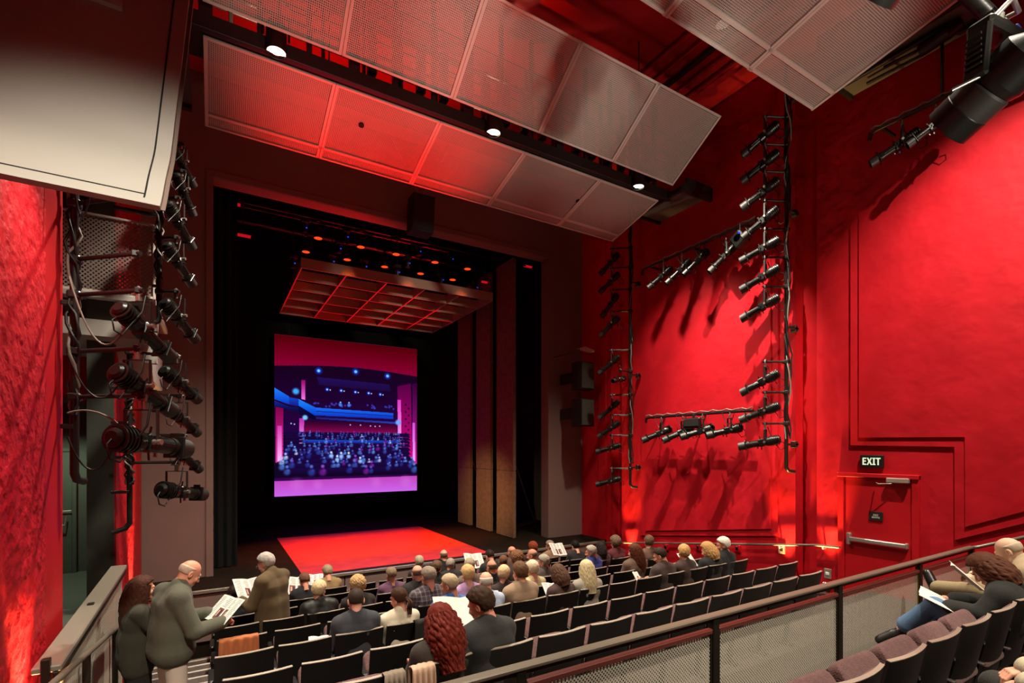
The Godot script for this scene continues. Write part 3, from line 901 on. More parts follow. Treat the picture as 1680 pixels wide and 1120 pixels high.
	for i in 3:
		wash("unseen magenta stage flood behind the proscenium header, %s from the left" % ORD[i], Vector3(2.0 + 1.6 * i, 5.75, -12.0), Vector3(2.2 + 1.4 * i, STAGE, -10.75), 64.0, Color(0.6, 0.06, 0.9), 7.5)
	add_grid_fill()
	for k in 4:
		var z2 := -12.0 - k * 1.4
		var bt2 := thing("lighting_batten", ["empty dark pipe high over the stage just behind the proscenium", "dark pipe high over the stage, second from the proscenium", "dark pipe high over the stage, third from the proscenium", "dark pipe high over the stage, farthest from the proscenium"][k], "lighting pipe", Vector3(4.0, 6.05 + 0.15 * k, z2))
		obj("pipe", Mb.new().tube(Vector3(-4.6, 0, 0), Vector3(4.8, 0, 0), 0.03), M["black_metal"], bt2)
		for x in [-3.0, 0.0, 3.0]:
			obj("hanging_wire", Mb.new().tube(Vector3(x, 0, 0), Vector3(x, 4.2, 0), 0.006, -1, 6), M["black_cable"], bt2)
	var leds := [[1.728, 4.78], [2.005, 5.75], [2.686, 5.01], [2.858, 5.39], [3.048, 5.74], [3.537, 5.04], [4.463, 5.05], [4.769, 5.365], [5.099, 5.77], [5.804, 5.07], [6.12, 5.75], [6.941, 5.03]]
	for i in leds.size():
		var t := thing("moving_light", "dark stage light with a blue indicator, %s from the left over the stage grid" % ORD[i], "stage light", Vector3(leds[i][0], leds[i][1], -13.8), 0.0, "dark stage lights with blue indicators")
		obj("base", Mb.new().box(Vector3(0, 0.13, 0), Vector3(0.2, 0.1, 0.18), 0.02), M["fixture_black"], t)
		obj("head", Mb.new().lathe([[0.0, -0.16], [0.07, -0.15], [0.085, -0.02], [0.05, 0.07], [0.0, 0.08]], Transform3D(), 12), M["fixture_black"], t)
		obj("indicator", Mb.new().ball(Vector3(0.03, -0.05, 0.085), Vector3.ONE * 0.02, 8, 5), M["blue_glow"], t)
		obj("hanging_rod", Mb.new().tube(Vector3(0, 0.17, 0), Vector3(0, 10.5 - leds[i][1], 0), 0.012, -1, 6), M["black_metal"], t)
	var cue := [[0.6, 5.1], [0.38, 5.81], [8.68, 5.885], [7.145, 5.11]]
	var cl := ["small red strip lamp at upper left inside the stage opening", "red strip lamp just under the top left corner of the stage opening", "small red strip lamp by the right edge of the stage opening", "small red strip lamp right of the egg-crate grid"]
	for i in 4:
		var t := thing("strip_lamp", cl[i], "strip lamp", Vector3(cue[i][0], cue[i][1], -13.5))
		obj("housing", Mb.new().box(Vector3(0, 0.05, 0), Vector3(0.34, 0.06, 0.1), 0.01), M["fixture_black"], t)
		obj("tube", Mb.new().box(Vector3(0, 0.0, 0.0), Vector3(0.3, 0.05, 0.09), 0.01), M["cue_glow"], t)
		obj("hanging_rod", Mb.new().tube(Vector3(0, 0.07, 0), Vector3(0, 10.5 - cue[i][1], 0), 0.012, -1, 6), M["black_metal"], t)
	# loudspeakers: one over the middle of the opening, two on the right of the frame
	var sp := thing("loudspeaker", "black loudspeaker hung in front of the top middle of the stage opening", "loudspeaker", Vector3(4.17, 5.05, -11.1))
	obj("cabinet", Mb.new().prism([Vector2(-0.28, 0), Vector2(0.24, 0), Vector2(0.28, 0.86), Vector2(-0.24, 0.86)], 0.4, Transform3D(Basis(), Vector3(0, 0, -0.25))), M["speaker_black"], sp)
	obj("grille", Mb.new().box(Vector3(0, 0.43, 0.155), Vector3(0.46, 0.78, 0.01), 0.004), M["speaker_black"], sp)
	for x in [-0.9, 0.8]:
		obj("hanging_wire", Mb.new().tube(Vector3(0, 0.86, -0.05), Vector3(x, 2.4, -0.05), 0.006, -1, 6), M["bare_steel"], sp)
	var l := ["dark grey loudspeaker on the right of the proscenium, upper of the pair", "grey loudspeaker on the right of the proscenium, lower of the pair"]
	for i in 2:
		var t := thing("loudspeaker", l[i], "loudspeaker", Vector3(8.62, [1.6, 0.61][i], -10.6))
		obj("cabinet", Mb.new().prism([Vector2(-0.25, -0.2), Vector2(0.25, -0.12), Vector2(0.25, 0.14), Vector2(-0.25, 0.2)], 0.74, Transform3D(Basis(Vector3(1, 0, 0), Vector3(0, 0, 1), Vector3(0, -1, 0)), Vector3(0, 0.74, 0))), M["speaker_black"], t)
		obj("grille", Mb.new().box(Vector3(0.0, 0.37, 0.185), Vector3(0.46, 0.68, 0.012), 0.004, Basis(Vector3.UP, 0.12)), M["speaker_grille"], t)
		obj("bracket", Mb.new().box(Vector3(-0.1, 0.37, -0.54), Vector3(0.06, 0.3, 0.74), 0.01), M["black_metal"], t)
	var wl := thing("work_light", "small white wedge work light above the loudspeakers on the right proscenium", "work light", Vector3(8.66, 2.71, -10.6))
	obj("shade", Mb.new().prism([Vector2(-0.22, 0), Vector2(0.26, -0.06), Vector2(0.26, -0.02), Vector2(-0.05, 0.06)], 0.2, Transform3D(Basis(), Vector3(0, 0, -0.1))), M["frame_metal"], wl)
	obj("arm", Mb.new().path([Vector3(-0.1, 0.02, 0), Vector3(-0.4, -0.12, -0.1), Vector3(-0.42, -0.12, -0.88)], 0.015), M["black_metal"], wl)

func wash(label: String, at: Vector3, to: Vector3, e: float, c: Color, ang: float) -> void:
	var t := thing("unseen_stage_flood", label, "stage light", at, 0.0, "unseen floods behind the proscenium header")
	obj("can", Mb.new().lathe([[0.0, 0.22], [0.09, 0.2], [0.1, 0.05], [0.1, 0.0], [0.085, 0.0], [0.08, 0.06], [0.0, 0.07]], Transform3D(), 14), M["fixture_black"], t)
	obj("lamp_lens", Mb.new().lathe([[0.08, 0.055], [0.0, 0.06]], Transform3D(Basis(Vector3.RIGHT, PI), Vector3(0, 0.115, 0)), 14), M["orange_glow"] if c.g > 0.15 else M["cue_glow"], t)
	obj("clamp", Mb.new().box(Vector3(0, 0.235, 0), Vector3(0.05, 0.06, 0.06), 0.008), M["black_metal"], t)
	spot("unseen_flood_beam", at + Vector3(0, -0.02, 0), to, e, c, ang, 0.8, 0.08)

func add_grid_fill() -> void:
	# added fill lamp, hidden behind the flats, to redden the underside of the grid
	var at := Vector3(7.9, -2.36, -16.4)
	var t := thing("added_grid_fill", "added red fill lamp hidden in the right wing behind the brown flats", "stage light", at)
	obj("case", Mb.new().lathe([[0.0, -0.15], [0.1, -0.15], [0.12, 0.06], [0.1, 0.06], [0.09, 0.0], [0.0, 0.0]], Transform3D(), 14), M["fixture_black"], t)
	obj("lamp_lens", Mb.new().lathe([[0.09, 0.01], [0.0, 0.015]], Transform3D(), 14), M["cue_glow"], t)
	spot("added_fill_beam", at + Vector3(0, 0.1, 0), Vector3(4.2, 4.4, -15.0), 150.0, Color(1.0, 0.06, 0.09), 22.0, 0.6, 0.1)

# ---------------------------------------------------------------- hung reflectors and lighting bridges
func reflector(label: String, z0: float, y0: float, z1: float, y1: float, x0: float, joints: Array, x1: float, cut: float, holes: Array) -> void:
	# a row of perforated sheets in a light frame; z0, y0 its lower edge, z1, y1 its upper edge
	var t := thing("acoustic_reflector", label, "reflector", Vector3(0, y0, z0), 0.0, "hung perforated reflectors")
	var d := Vector3(0, y1 - y0, z1 - z0)
	var ln := d.length()
	var n := Vector3(0, d.z, -d.y).normalized()
	if n.y > 0: n = -n
	var edges := [x0] + joints + [x1]
	for i in edges.size() - 1:
		var a: float = edges[i] + 0.005
		var b: float = edges[i + 1] - 0.005
		for part in ([[0.0, cut], [cut, 1.0]] if cut > 0.0 else [[0.0, 1.0]]):
			var p0: Vector3 = d * part[0]
			var p1: Vector3 = d * part[1]
			var q := Mb.new()
			q.quad_uv(Vector3(a, p0.y, p0.z), Vector3(b, p0.y, p0.z), Vector3(b, p1.y, p1.z), Vector3(a, p1.y, p1.z), Vector2(a, part[0] * ln), Vector2(b, part[0] * ln), Vector2(b, part[1] * ln), Vector2(a, part[1] * ln))
			obj("perforated_panel", q, M["perforated_reflector"], t)
		for s in [a + 0.02, b - 0.02]:
			obj("frame_bar", Mb.new().bar(Vector3(s, 0, 0) + n * 0.014, Vector3(s, d.y, d.z) + n * 0.014, 0.045, 0.03, 0.003, n), M["frame_metal"], t)
		for s in [0.012, 0.988]:
			obj("frame_bar", Mb.new().bar(Vector3(a, 0, 0) + d * s + n * 0.014, Vector3(b, 0, 0) + d * s + n * 0.014, 0.035, 0.03, 0.003, n), M["frame_metal"], t)
		if cut > 0.0:
			obj("frame_bar", Mb.new().bar(Vector3(a, 0, 0) + d * cut + n * 0.014, Vector3(b, 0, 0) + d * cut + n * 0.014, 0.05, 0.03, 0.003, n), M["frame_metal"], t)
	for h in holes:
		var p: Vector3 = Vector3(h[0], 0, 0) + d * h[1] + n * 0.012
		obj("sprinkler_hole", Mb.new().tube(p - n * 0.01, p + n * 0.01, 0.045, -1, 14), M["joint_black"], t)
	for s in [0.2, 0.8]:
		var p := Vector3(lerpf(x0, x1, s), 0, 0) + d * 0.6
		obj("hanging_rod", Mb.new().tube(p, Vector3(p.x, 7.4 - y0, p.z), 0.012, -1, 6), M["black_metal"], t)

func downlight(label: String, at: Vector3, glow := true) -> void:
	var t := thing("downlight", label, "downlight", at, 0.0, "round downlights on the lighting bridge")
	obj("housing", Mb.new().lathe([[0.0, 0.42], [0.11, 0.41], [0.13, 0.36], [0.135, 0.0], [0.12, 0.0], [0.115, 0.06], [0.1, 0.1]], Transform3D(), 20), M["fixture_black"], t)
	obj("lamp_lens", Mb.new().lathe([[0.0, 0.012], [0.07, 0.01], [0.118, 0.0]], Transform3D(Basis(Vector3.RIGHT, PI), Vector3(0, 0.03, 0)), 20), M["lamp_glow"] if glow else M["lamp_dim"], t)
	if not glow: obj("stem", Mb.new().tube(Vector3(0, 0.4, 0), Vector3(0, 7.4 - at.y, 0), 0.015, -1, 6), M["black_metal"], t)
	obj("bracket", Mb.new().path([Vector3(-0.16, 0.2, 0), Vector3(-0.16, 0.5, 0), Vector3(0.16, 0.5, 0), Vector3(0.16, 0.2, 0)], 0.014), M["black_metal"], t)

func build_reflectors() -> void:
	reflector("lower row of perforated grey reflector panels nearest the stage, glowing red in the middle", -9.103, 5.05, -7.653, 5.42, -0.13, [1.545, 3.2, 4.86, 6.65], 8.3, 0.16, [[2.05, 0.62], [6.6, 0.55]])
	reflector("steeper second row of perforated reflector panels behind the bridge lamps", -7.267, 5.57, -6.089, 6.36, -0.13, [1.54, 3.24, 4.915, 6.62], 8.3, 0.0, [])
	reflector("third row of perforated reflector panels at upper right, nearest the camera", -4.408, 5.49, -2.2, 5.92, 1.5, [3.2, 4.89, 6.627], 8.3, 0.15, [])
	# first lighting bridge between the two lower rows
	var t := thing("lighting_bridge", "black steel lighting bridge in the slot between the reflector rows", "lighting bridge", Vector3(0, 5.5, -7.45))
	obj("beam", Mb.new().box(Vector3(4.1, 0.02, -0.12), Vector3(8.9, 0.2, 0.1), 0.006), M["black_metal"], t)
	obj("beam", Mb.new().box(Vector3(4.1, 0.1, -0.75), Vector3(8.9, 0.22, 0.08), 0.006), M["black_metal"], t)
	obj("walkway", Mb.new().box(Vector3(4.1, -0.02, -0.45), Vector3(8.9, 0.03, 0.5)), M["black_metal"], t)
	for x in [0.45, 4.4]: obj("unseen_lamp_can", Mb.new().lathe([[0.0, 0.24], [0.07, 0.25], [0.08, 0.31], [0.06, 0.31], [0.05, 0.29], [0.0, 0.285]], Transform3D(Basis(), Vector3(x, 0, -0.5)), 14), M["fixture_black"], t)  # bodies of the unseen lamps placed to light the ceiling
	for i in 14:
		var x := -0.1 + i * 0.63
		obj("post", Mb.new().box(Vector3(x, 0.95, -0.12), Vector3(0.07 if i % 3 else 0.16, 1.9, 0.07), 0.006), M["black_metal"], t)
		obj("post", Mb.new().box(Vector3(x + 0.3, 0.95, -0.75), Vector3(0.05, 1.9, 0.06), 0.006), M["black_metal"], t)
	for y in [0.5, 0.72, 0.95, 1.35]:
		obj("rail", Mb.new().tube(Vector3(-0.3, y, -0.12), Vector3(8.5, y, -0.12), 0.018, -1, 8), M["black_metal"], t)
		obj("rail", Mb.new().tube(Vector3(-0.3, y + 0.06, -0.75), Vector3(8.5, y + 0.06, -0.75), 0.02, -1, 8), M["black_metal"], t)
	for i in 16:
		var x := 2.1 + i * 0.4
		obj("lamp_rack", Mb.new().box(Vector3(x, 0.72, -0.3), Vector3(0.14, 0.8, 0.12), 0.01), M["black_metal"], t)
	for x in [1.0, 3.4, 5.6, 6.9]:
		var cb := []
		for k in 13:
			var a := PI * k / 12.0
			cb.append(Vector3(x + 0.3 * cos(a), 0.95 - 0.32 * sin(a), -0.1))
		obj("cable_loop", Mb.new().path(cb, 0.012, 6), M["black_cable"], t)
	var dl := ["glowing round downlight at the left end of the lighting bridge", "glowing round downlight in the middle of the lighting bridge", "glowing round downlight at the right end of the lighting bridge"]
	var i := 0
	for x in [0.724, 4.1, 7.508]:
		downlight(dl[i], Vector3(x, 5.40, -7.47))
		i += 1
	for s in [[6.8, 6.6, -4.95], [6.9, 6.25, -1.2]]:
		downlight("unseen round downlight above the third reflector row, washing the " + ("red panelled bay" if s[2] < -3 else "wall over the exit door"), Vector3(s[0], s[1], s[2]), false)
	# grey gantry decks at the right ends of the bridges
	var g := thing("gantry_deck", "grey gantry deck with black pipes at the right wall beside the third reflector row", "gantry", Vector3(0, 0, 0))
	obj("deck", Mb.new().box(Vector3(8.83, 5.95, -3.35), Vector3(0.76, 0.05, 1.75), 0.006), M["gantry_grey"], g)
	obj("edge", Mb.new().box(Vector3(8.46, 5.93, -3.35), Vector3(0.06, 0.12, 1.8), 0.006), M["black_metal"], g)
	obj("edge", Mb.new().box(Vector3(8.83, 5.93, -4.24), Vector3(0.76, 0.12, 0.06), 0.006), M["black_metal"], g)
	obj("pipe", Mb.new().path([Vector3(8.7, 5.86, -4.1), Vector3(8.7, 5.86, -2.9), Vector3(9.0, 5.86, -2.75), Vector3(9.0, 5.86, -2.4)], 0.04), M["black_metal"], g)
	obj("pipe", Mb.new().path([Vector3(8.95, 5.84, -3.9), Vector3(8.95, 5.8, -3.1), Vector3(8.8, 5.8, -3.1), Vector3(8.8, 5.84, -3.6)], 0.025), M["black_metal"], g)
	obj("lamp_body", Mb.new().lathe([[0.0, -0.25], [0.08, -0.24], [0.1, 0.1], [0.06, 0.25], [0.0, 0.26]], Transform3D(Basis(Vector3.RIGHT, 1.4), Vector3(8.75, 5.78, -2.9)), 12), M["fixture_black"], g)
	var g2 := thing("gantry_deck", "grey gantry deck at the right wall under the end of the first lighting bridge", "gantry", Vector3(0, 0, 0))
	obj("deck", Mb.new().box(Vector3(8.85, 5.5, -7.75), Vector3(0.8, 0.05, 1.4), 0.006), M["gantry_grey"], g2)
	obj("edge", Mb.new().box(Vector3(8.46, 5.48, -7.75), Vector3(0.06, 0.12, 1.45), 0.006), M["black_metal"], g2)
	obj("edge", Mb.new().box(Vector3(8.85, 5.5, -7.03), Vector3(0.8, 0.3, 0.08), 0.006), M["black_metal"], g2)
	obj("edge", Mb.new().box(Vector3(8.85, 5.48, -8.47), Vector3(0.8, 0.12, 0.06), 0.006), M["black_metal"], g2)
	var g3 := thing("gantry_deck", "dark grey gantry deck at the left end of the lighting bridge", "gantry", Vector3(0, 0, 0))
	obj("deck", Mb.new().box(Vector3(-0.72, 5.3, -8.2), Vector3(0.85, 0.05, 1.9), 0.006), M["dark_grey_wall"], g3)
	obj("edge", Mb.new().box(Vector3(-0.72, 5.27, -7.4), Vector3(0.85, 0.14, 0.08), 0.006), M["black_metal"], g3)
	obj("edge", Mb.new().box(Vector3(-0.72, 5.27, -9.1), Vector3(0.85, 0.14, 0.08), 0.006), M["black_metal"], g3)
	# conduits on the ceiling by the right wall
	for k in 5:
		var x := 7.2 + k * 0.32
		tag(obj("conduit", Mb.new().tube(Vector3(x, 7.33, -7.2), Vector3(x, 7.33, -3.0), 0.03 if k % 2 else 0.05, -1, 8), M["red_ceiling"] if k != 2 else M["black_metal"]), "ceiling conduit running over the reflectors near the right wall, %s from the middle" % ORD[k], "conduit", "conduits on the red ceiling")
	# small unseen lamps in the left bay: one under the balcony lip, one in the passage
	var lb := [[Vector3(-0.5, 2.27, -4.75), "small unseen downlight under the lip of the big balcony front at upper left"], [Vector3(-2.2, 0.72, -10.3), "small unseen downlight in the dark passage behind the left bay"]]
	for q in lb:
		var sd := thing("downlight", q[1], "downlight", q[0])
		obj("housing", Mb.new().lathe([[0.0, 0.14], [0.05, 0.13], [0.06, 0.0], [0.05, 0.0], [0.045, 0.04], [0.0, 0.05]], Transform3D(), 14), M["fixture_black"], sd)
		obj("lamp_lens", Mb.new().lathe([[0.045, 0.0], [0.0, 0.005]], Transform3D(Basis(Vector3.RIGHT, PI), Vector3(0, 0.03, 0)), 14), M["lamp_dim"], sd)
		obj("stem", Mb.new().tube(Vector3(0, 0.14, 0), Vector3(0, 0.5, 0), 0.012, -1, 6), M["black_metal"], sd)

# ---------------------------------------------------------------- guards and handrails
func guard_panel(parent: Node3D, a: Vector3, b: Vector3, h: float, m: Material) -> void:
	# upright perforated sheet whose top edge runs from a to b
	var q := Mb.new()
	var l := (b - a).length()
	q.quad_uv(a + Vector3(0, -h, 0), b + Vector3(0, -h, 0), b, a, Vector2(0, 0), Vector2(l, 0), Vector2(l, h), Vector2(0, h))
	obj("perforated_panel", q, m, parent)

func build_rails() -> void:
	var t := thing("guard_rail", "long bronze guard rail with perforated metal panels along the cross aisle", "guard rail", Vector3(0, -2.4, -2.61))
	var posts := [-0.9, -0.25, 1.62, 3.468, 5.404, 7.262, 8.9]
	obj("top_rail", Mb.new().box(Vector3(4.0, 1.052, 0), Vector3(9.86, 0.03, 0.075), 0.008), M["rail_bronze"], t)
	obj("top_rail_web", Mb.new().box(Vector3(4.0, 1.022, 0), Vector3(9.8, 0.04, 0.02), 0.003), M["rail_dark"], t)
	for i in posts.size():
		obj("post", Mb.new().box(Vector3(posts[i], 0.52, 0), Vector3(0.075, 1.03, 0.055), 0.006), M["rail_dark"], t)
		obj("foot", Mb.new().box(Vector3(posts[i], 0.006, 0), Vector3(0.14, 0.012, 0.12), 0.003), M["rail_dark"], t)
		if i > 0:
			var a: float = posts[i - 1] + 0.038
			var b: float = posts[i] - 0.038
			obj("lower_rail", Mb.new().box(Vector3((a + b) * 0.5, 0.935, 0), Vector3(b - a, 0.045, 0.05), 0.01), M["rail_red"], t)
			obj("bottom_rail", Mb.new().box(Vector3((a + b) * 0.5, 0.1, 0), Vector3(b - a, 0.04, 0.04), 0.006), M["rail_dark"], t)
			guard_panel(t, Vector3(a + 0.015, 0.912, 0.005), Vector3(b - 0.015, 0.912, 0.005), 0.8, M["perforated_guard"])
			for s in [a + 0.01, b - 0.01]:
				obj("panel_edge", Mb.new().box(Vector3(s, 0.51, 0.005), Vector3(0.02, 0.8, 0.02), 0.003), M["brass"] if i == 5 else M["rail_dark"], t)
	# wall handrail that carries on from its end
	var h := thing("handrail", "bronze handrail rising along the right wall from the end of the guard rail", "handrail", Vector3.ZERO)
	obj("rail", Mb.new().path([Vector3(8.93, -1.36, -2.61), Vector3(9.0, -1.34, -2.55), Vector3(9.14, -1.12, -2.05), Vector3(9.14, -0.55, -0.7)], 0.024, 10), M["rail_bronze"], h)
	for z in [-1.9, -0.9]:
		obj("bracket", Mb.new().path([Vector3(9.14, -1.06 + (z + 1.9) * 0.42, z), Vector3(9.2, -1.12 + (z + 1.9) * 0.42, z), Vector3(9.26, -1.12 + (z + 1.9) * 0.42, z)], 0.012), M["rail_dark"], h)
	# handrail along the right wall beside the rows
	h = thing("handrail", "dark sloping handrail along the red right wall below the lighting ladders", "handrail", Vector3.ZERO)
	obj("rail", Mb.new().path([Vector3(9.2, -2.74, -11.4), Vector3(9.2, -2.383, -9.19), Vector3(9.2, -1.715, -4.8), Vector3(9.2, -1.69, -4.42)], 0.022, 10), M["rail_bronze"], h)
	for z in [-10.6, -9.3, -8.309, -7.384, -6.419, -5.48, -4.7]:
		var y: float = -1.715 + (z + 4.8) * 0.152
		obj("bracket", Mb.new().path([Vector3(9.2, y, z), Vector3(9.2, y - 0.06, z), Vector3(9.3, y - 0.06, z)], 0.012), M["steel_satin"], h)
	# guard between the left passage and the aisle stairs
	var g := thing("guard_rail", "pale perforated guard with a broad flat cap beside the left passage", "guard rail", Vector3.ZERO)
	var p0 := Vector3(-1.0, -1.44, -7.65)
	var p1 := Vector3(-1.0, -1.53, -4.6)
	obj("cap", Mb.new().bar(p0, p1, 0.16, 0.045, 0.008), M["cap_grey"], g)
	obj("cap_lip", Mb.new().bar(p0 + Vector3(0.05, -0.06, 0), p1 + Vector3(0.05, -0.06, 0), 0.03, 0.07, 0.004), M["rail_dark"], g)
	var pz := [-7.62, -6.05, -4.6]
	for i in 3:
		obj("post", Mb.new().box(Vector3(-1.0, -2.3, pz[i]), Vector3(0.05, 1.7, 0.05), 0.004), M["rail_dark"], g)
		if i < 2:
			var ya := lerpf(-1.44, -1.53, (pz[i] + 7.65) / 3.05) - 0.1
			guard_panel(g, Vector3(-0.965, ya, pz[i + 1]), Vector3(-0.965, ya, pz[i]), 1.9, M["perforated_guard"])
	h = thing("handrail", "round dark handrail on posts descending the aisle stairs at lower left", "handrail", Vector3.ZERO)
	obj("rail", Mb.new().path([Vector3(-0.88, -1.97, -7.05), Vector3(-0.9, -1.94, -6.9), Vector3(-0.9, -1.515, -4.25), Vector3(-0.9, -1.4, -3.2)], 0.024, 10), M["rail_bronze"], h)
	for z in [-6.8, -5.4, -4.0]:
		var y: float = -1.515 + (z + 4.25) * 0.16
		obj("post", Mb.new().box(Vector3(-0.92, y - 0.5, z), Vector3(0.05, 0.95, 0.05), 0.004), M["rail_dark"], h)

# ---------------------------------------------------------------- stage lights on the walls
var prof: Node3D = null

func profile_light() -> Node3D:
	# an ellipsoidal spotlight; its beam runs along -z, it swings round the origin
	var t := thing("stage_spotlight", "", "stage light")
	var fwd := Basis(Vector3.RIGHT, -PI / 2)
	var tf := Transform3D(fwd, Vector3.ZERO)
	var h := Mb.new()
	h.lathe([[0.0, -0.3], [0.05, -0.3], [0.075, -0.28], [0.088, -0.2], [0.095, -0.1], [0.088, -0.04], [0.07, 0.0], [0.0, 0.0]], tf, 18)
	for k in 5: h.lathe([[0.085, -0.265 + k * 0.035], [0.104, -0.262 + k * 0.035], [0.104, -0.25 + k * 0.035], [0.085, -0.247 + k * 0.035]], tf, 18)
	obj("lamp_housing", h, M["fixture_black"], t)
	var c := Mb.new()
	c.box(Vector3(0, 0, -0.07), Vector3(0.15, 0.15, 0.13), 0.02)
	for k in 4:
		var a := PI / 2 * k
		c.bar(Vector3(cos(a) * 0.06, sin(a) * 0.06, -0.08), Vector3(cos(a) * 0.135, sin(a) * 0.135, -0.095), 0.02, 0.006)
	obj("shutter_barrel", c, M["fixture_black"], t)
	var l := Mb.new()
	l.lathe([[0.0, 0.1], [0.066, 0.1], [0.066, 0.31], [0.074, 0.31], [0.074, 0.35], [0.066, 0.35], [0.066, 0.37], [0.0, 0.37]], tf, 18)
	for s in [-1.0, 1.0]: l.box(Vector3(s * 0.066, 0, -0.2), Vector3(0.012, 0.03, 0.2), 0.003)
	var lt := obj("lens_tube", l, M["fixture_black"], t)
	var g := Mb.new()
	g.box(Vector3(0, 0, -0.38), Vector3(0.18, 0.18, 0.022), 0.006)
	g.box(Vector3(0, 0.1, -0.38), Vector3(0.09, 0.04, 0.012), 0.003)
	obj("colour_frame", g, M["fixture_black"], lt)
	var s2 := Mb.new()
	s2.lathe([[0.06, 0.39], [0.082, 0.39], [0.082, 0.53], [0.076, 0.53], [0.074, 0.4], [0.0, 0.398]], tf, 18)
	obj("top_hat", s2, M["tube_black"], lt)
	obj("lens", Mb.new().lathe([[0.066, 0.375], [0.04, 0.392], [0.0, 0.396]], tf, 16), M["lens_glass"], lt)
	for s in [-1.0, 1.0]: obj("yoke_knob", Mb.new().tube(Vector3(s * 0.1, 0, 0), Vector3(s * 0.165, 0, 0), 0.022, -1, 10), M["bare_steel"], t)
	obj("knob", Mb.new().tube(Vector3(0, -0.06, -0.16), Vector3(0, -0.105, -0.16), 0.014, -1, 8), M["bare_steel"], t)
	var y := Mb.new()
	for s in [-1.0, 1.0]:
		y.box(Vector3(s * 0.132, 0.11, 0), Vector3(0.008, 0.28, 0.034), 0.002)
	y.box(Vector3(0, 0.25, 0), Vector3(0.272, 0.008, 0.034), 0.002)
	obj("yoke", y, M["black_metal"], t)
	var cl := Mb.new()
	cl.box(Vector3(0, 0.29, 0), Vector3(0.045, 0.08, 0.04), 0.008)
	cl.path([Vector3(0.03, 0.32, 0), Vector3(0.04, 0.36, 0), Vector3(0.0, 0.4, 0), Vector3(-0.04, 0.36, 0), Vector3(-0.03, 0.33, 0)], 0.013, 6)
	cl.tube(Vector3(-0.07, 0.33, 0), Vector3(0.0, 0.33, 0), 0.01, -1, 6)
	obj("clamp", cl, M["bare_steel"], t)
	obj("pigtail_cable", Mb.new().path([Vector3(0, 0.02, 0.29), Vector3(0.02, -0.02, 0.36), Vector3(0.04, -0.12, 0.36), Vector3(0.05, -0.15, 0.28), Vector3(0.06, -0.05, 0.2), Vector3(0.12, 0.12, 0.1), Vector3(0.1, 0.3, 0.03)], 0.008, 6), M["black_cable"], t)
	return t

const SWING := ["lamp_housing", "shutter_barrel", "lens_tube", "colour_frame", "top_hat", "lens", "knob"]

func stage_light(label: String, at: Vector3, az: float, pitch: float, s: float, group: String) -> void:
	var t: Node3D
	if prof == null:
		prof = profile_light()
		t = prof
	else:
		t = prof.duplicate()
		t.name = numbered("stage_spotlight")
		add_child(t, true)
	t.position = at
	t.rotation.y = deg_to_rad(az)
	t.scale = Vector3(1.12, 1.1, 1.0) * s
	t.set_meta("label", label)
	t.set_meta("category", "stage light")
	t.set_meta("group", group)
	for c in t.get_children():
		if String(c.name) in SWING: (c as Node3D).rotation.x = -deg_to_rad(pitch)

func ladder(label: String, base: Vector3, y0: float, y1: float, arms: Array, wall_x: float, hook: Vector3, sd: int) -> void:
	# an upright pipe with side arms that carry the lights' clamps, cables tied along it
	var t := thing("lighting_ladder", label, "lighting pipe", Vector3(base.x, y0, base.z))
	var p := [Vector3(0, y1 - y0, 0), Vector3(0, 0.08, 0), Vector3(0, 0.02, 0) + hook * 0.25, hook]
	obj("pipe", Mb.new().path(p, 0.034, 10), M["black_metal"], t)
	for a in arms:
		var e := Vector3(a.x - base.x, a.y - y0, a.z - base.z)
		var ab := Mb.new()
		ab.tube(Vector3(0, e.y, 0), e + Vector3(e.x, 0, e.z).normalized() * 0.05, 0.02, -1, 8)
		ab.box(Vector3(0, e.y, 0), Vector3(0.1, 0.07, 0.1), 0.012)
		ab.box(e, Vector3(0.055, 0.05, 0.055), 0.006)
		obj("arm", ab, M["black_metal"], t)
	var r := rng_at(sd)
	for k in 3:
		var pts := []
		for i in 40:
			var y: float = lerpf(0.6, y1 - y0 - 0.2, i / 39.0)
			pts.append(Vector3(0.04 * sin(i * 0.9 + k * 2.0) + r.randf_range(-0.02, 0.02), y, 0.045 * cos(i * 0.7 + k) + 0.03))
		obj("cable", Mb.new().path(pts, 0.013, 5), M["black_cable"] if k < 2 else M["grey_cable"], t)
	var n := 0
	while n < 4:
		var y: float = lerpf(0.5, y1 - y0 - 0.5, n / 3.0)
		var wb := Mb.new()
		wb.box(Vector3((wall_x - base.x) * 0.49, y, 0.02), Vector3(absf(wall_x - base.x) * 0.97, 0.04, 0.04), 0.004)
		if absf(wall_x - base.x) > 0.2: wb.box(Vector3((wall_x - base.x) * 0.78, y, -0.01), Vector3(0.09, 0.12, 0.1), 0.01)
		obj("wall_bracket", wb, M["black_metal"], t)
		n += 1

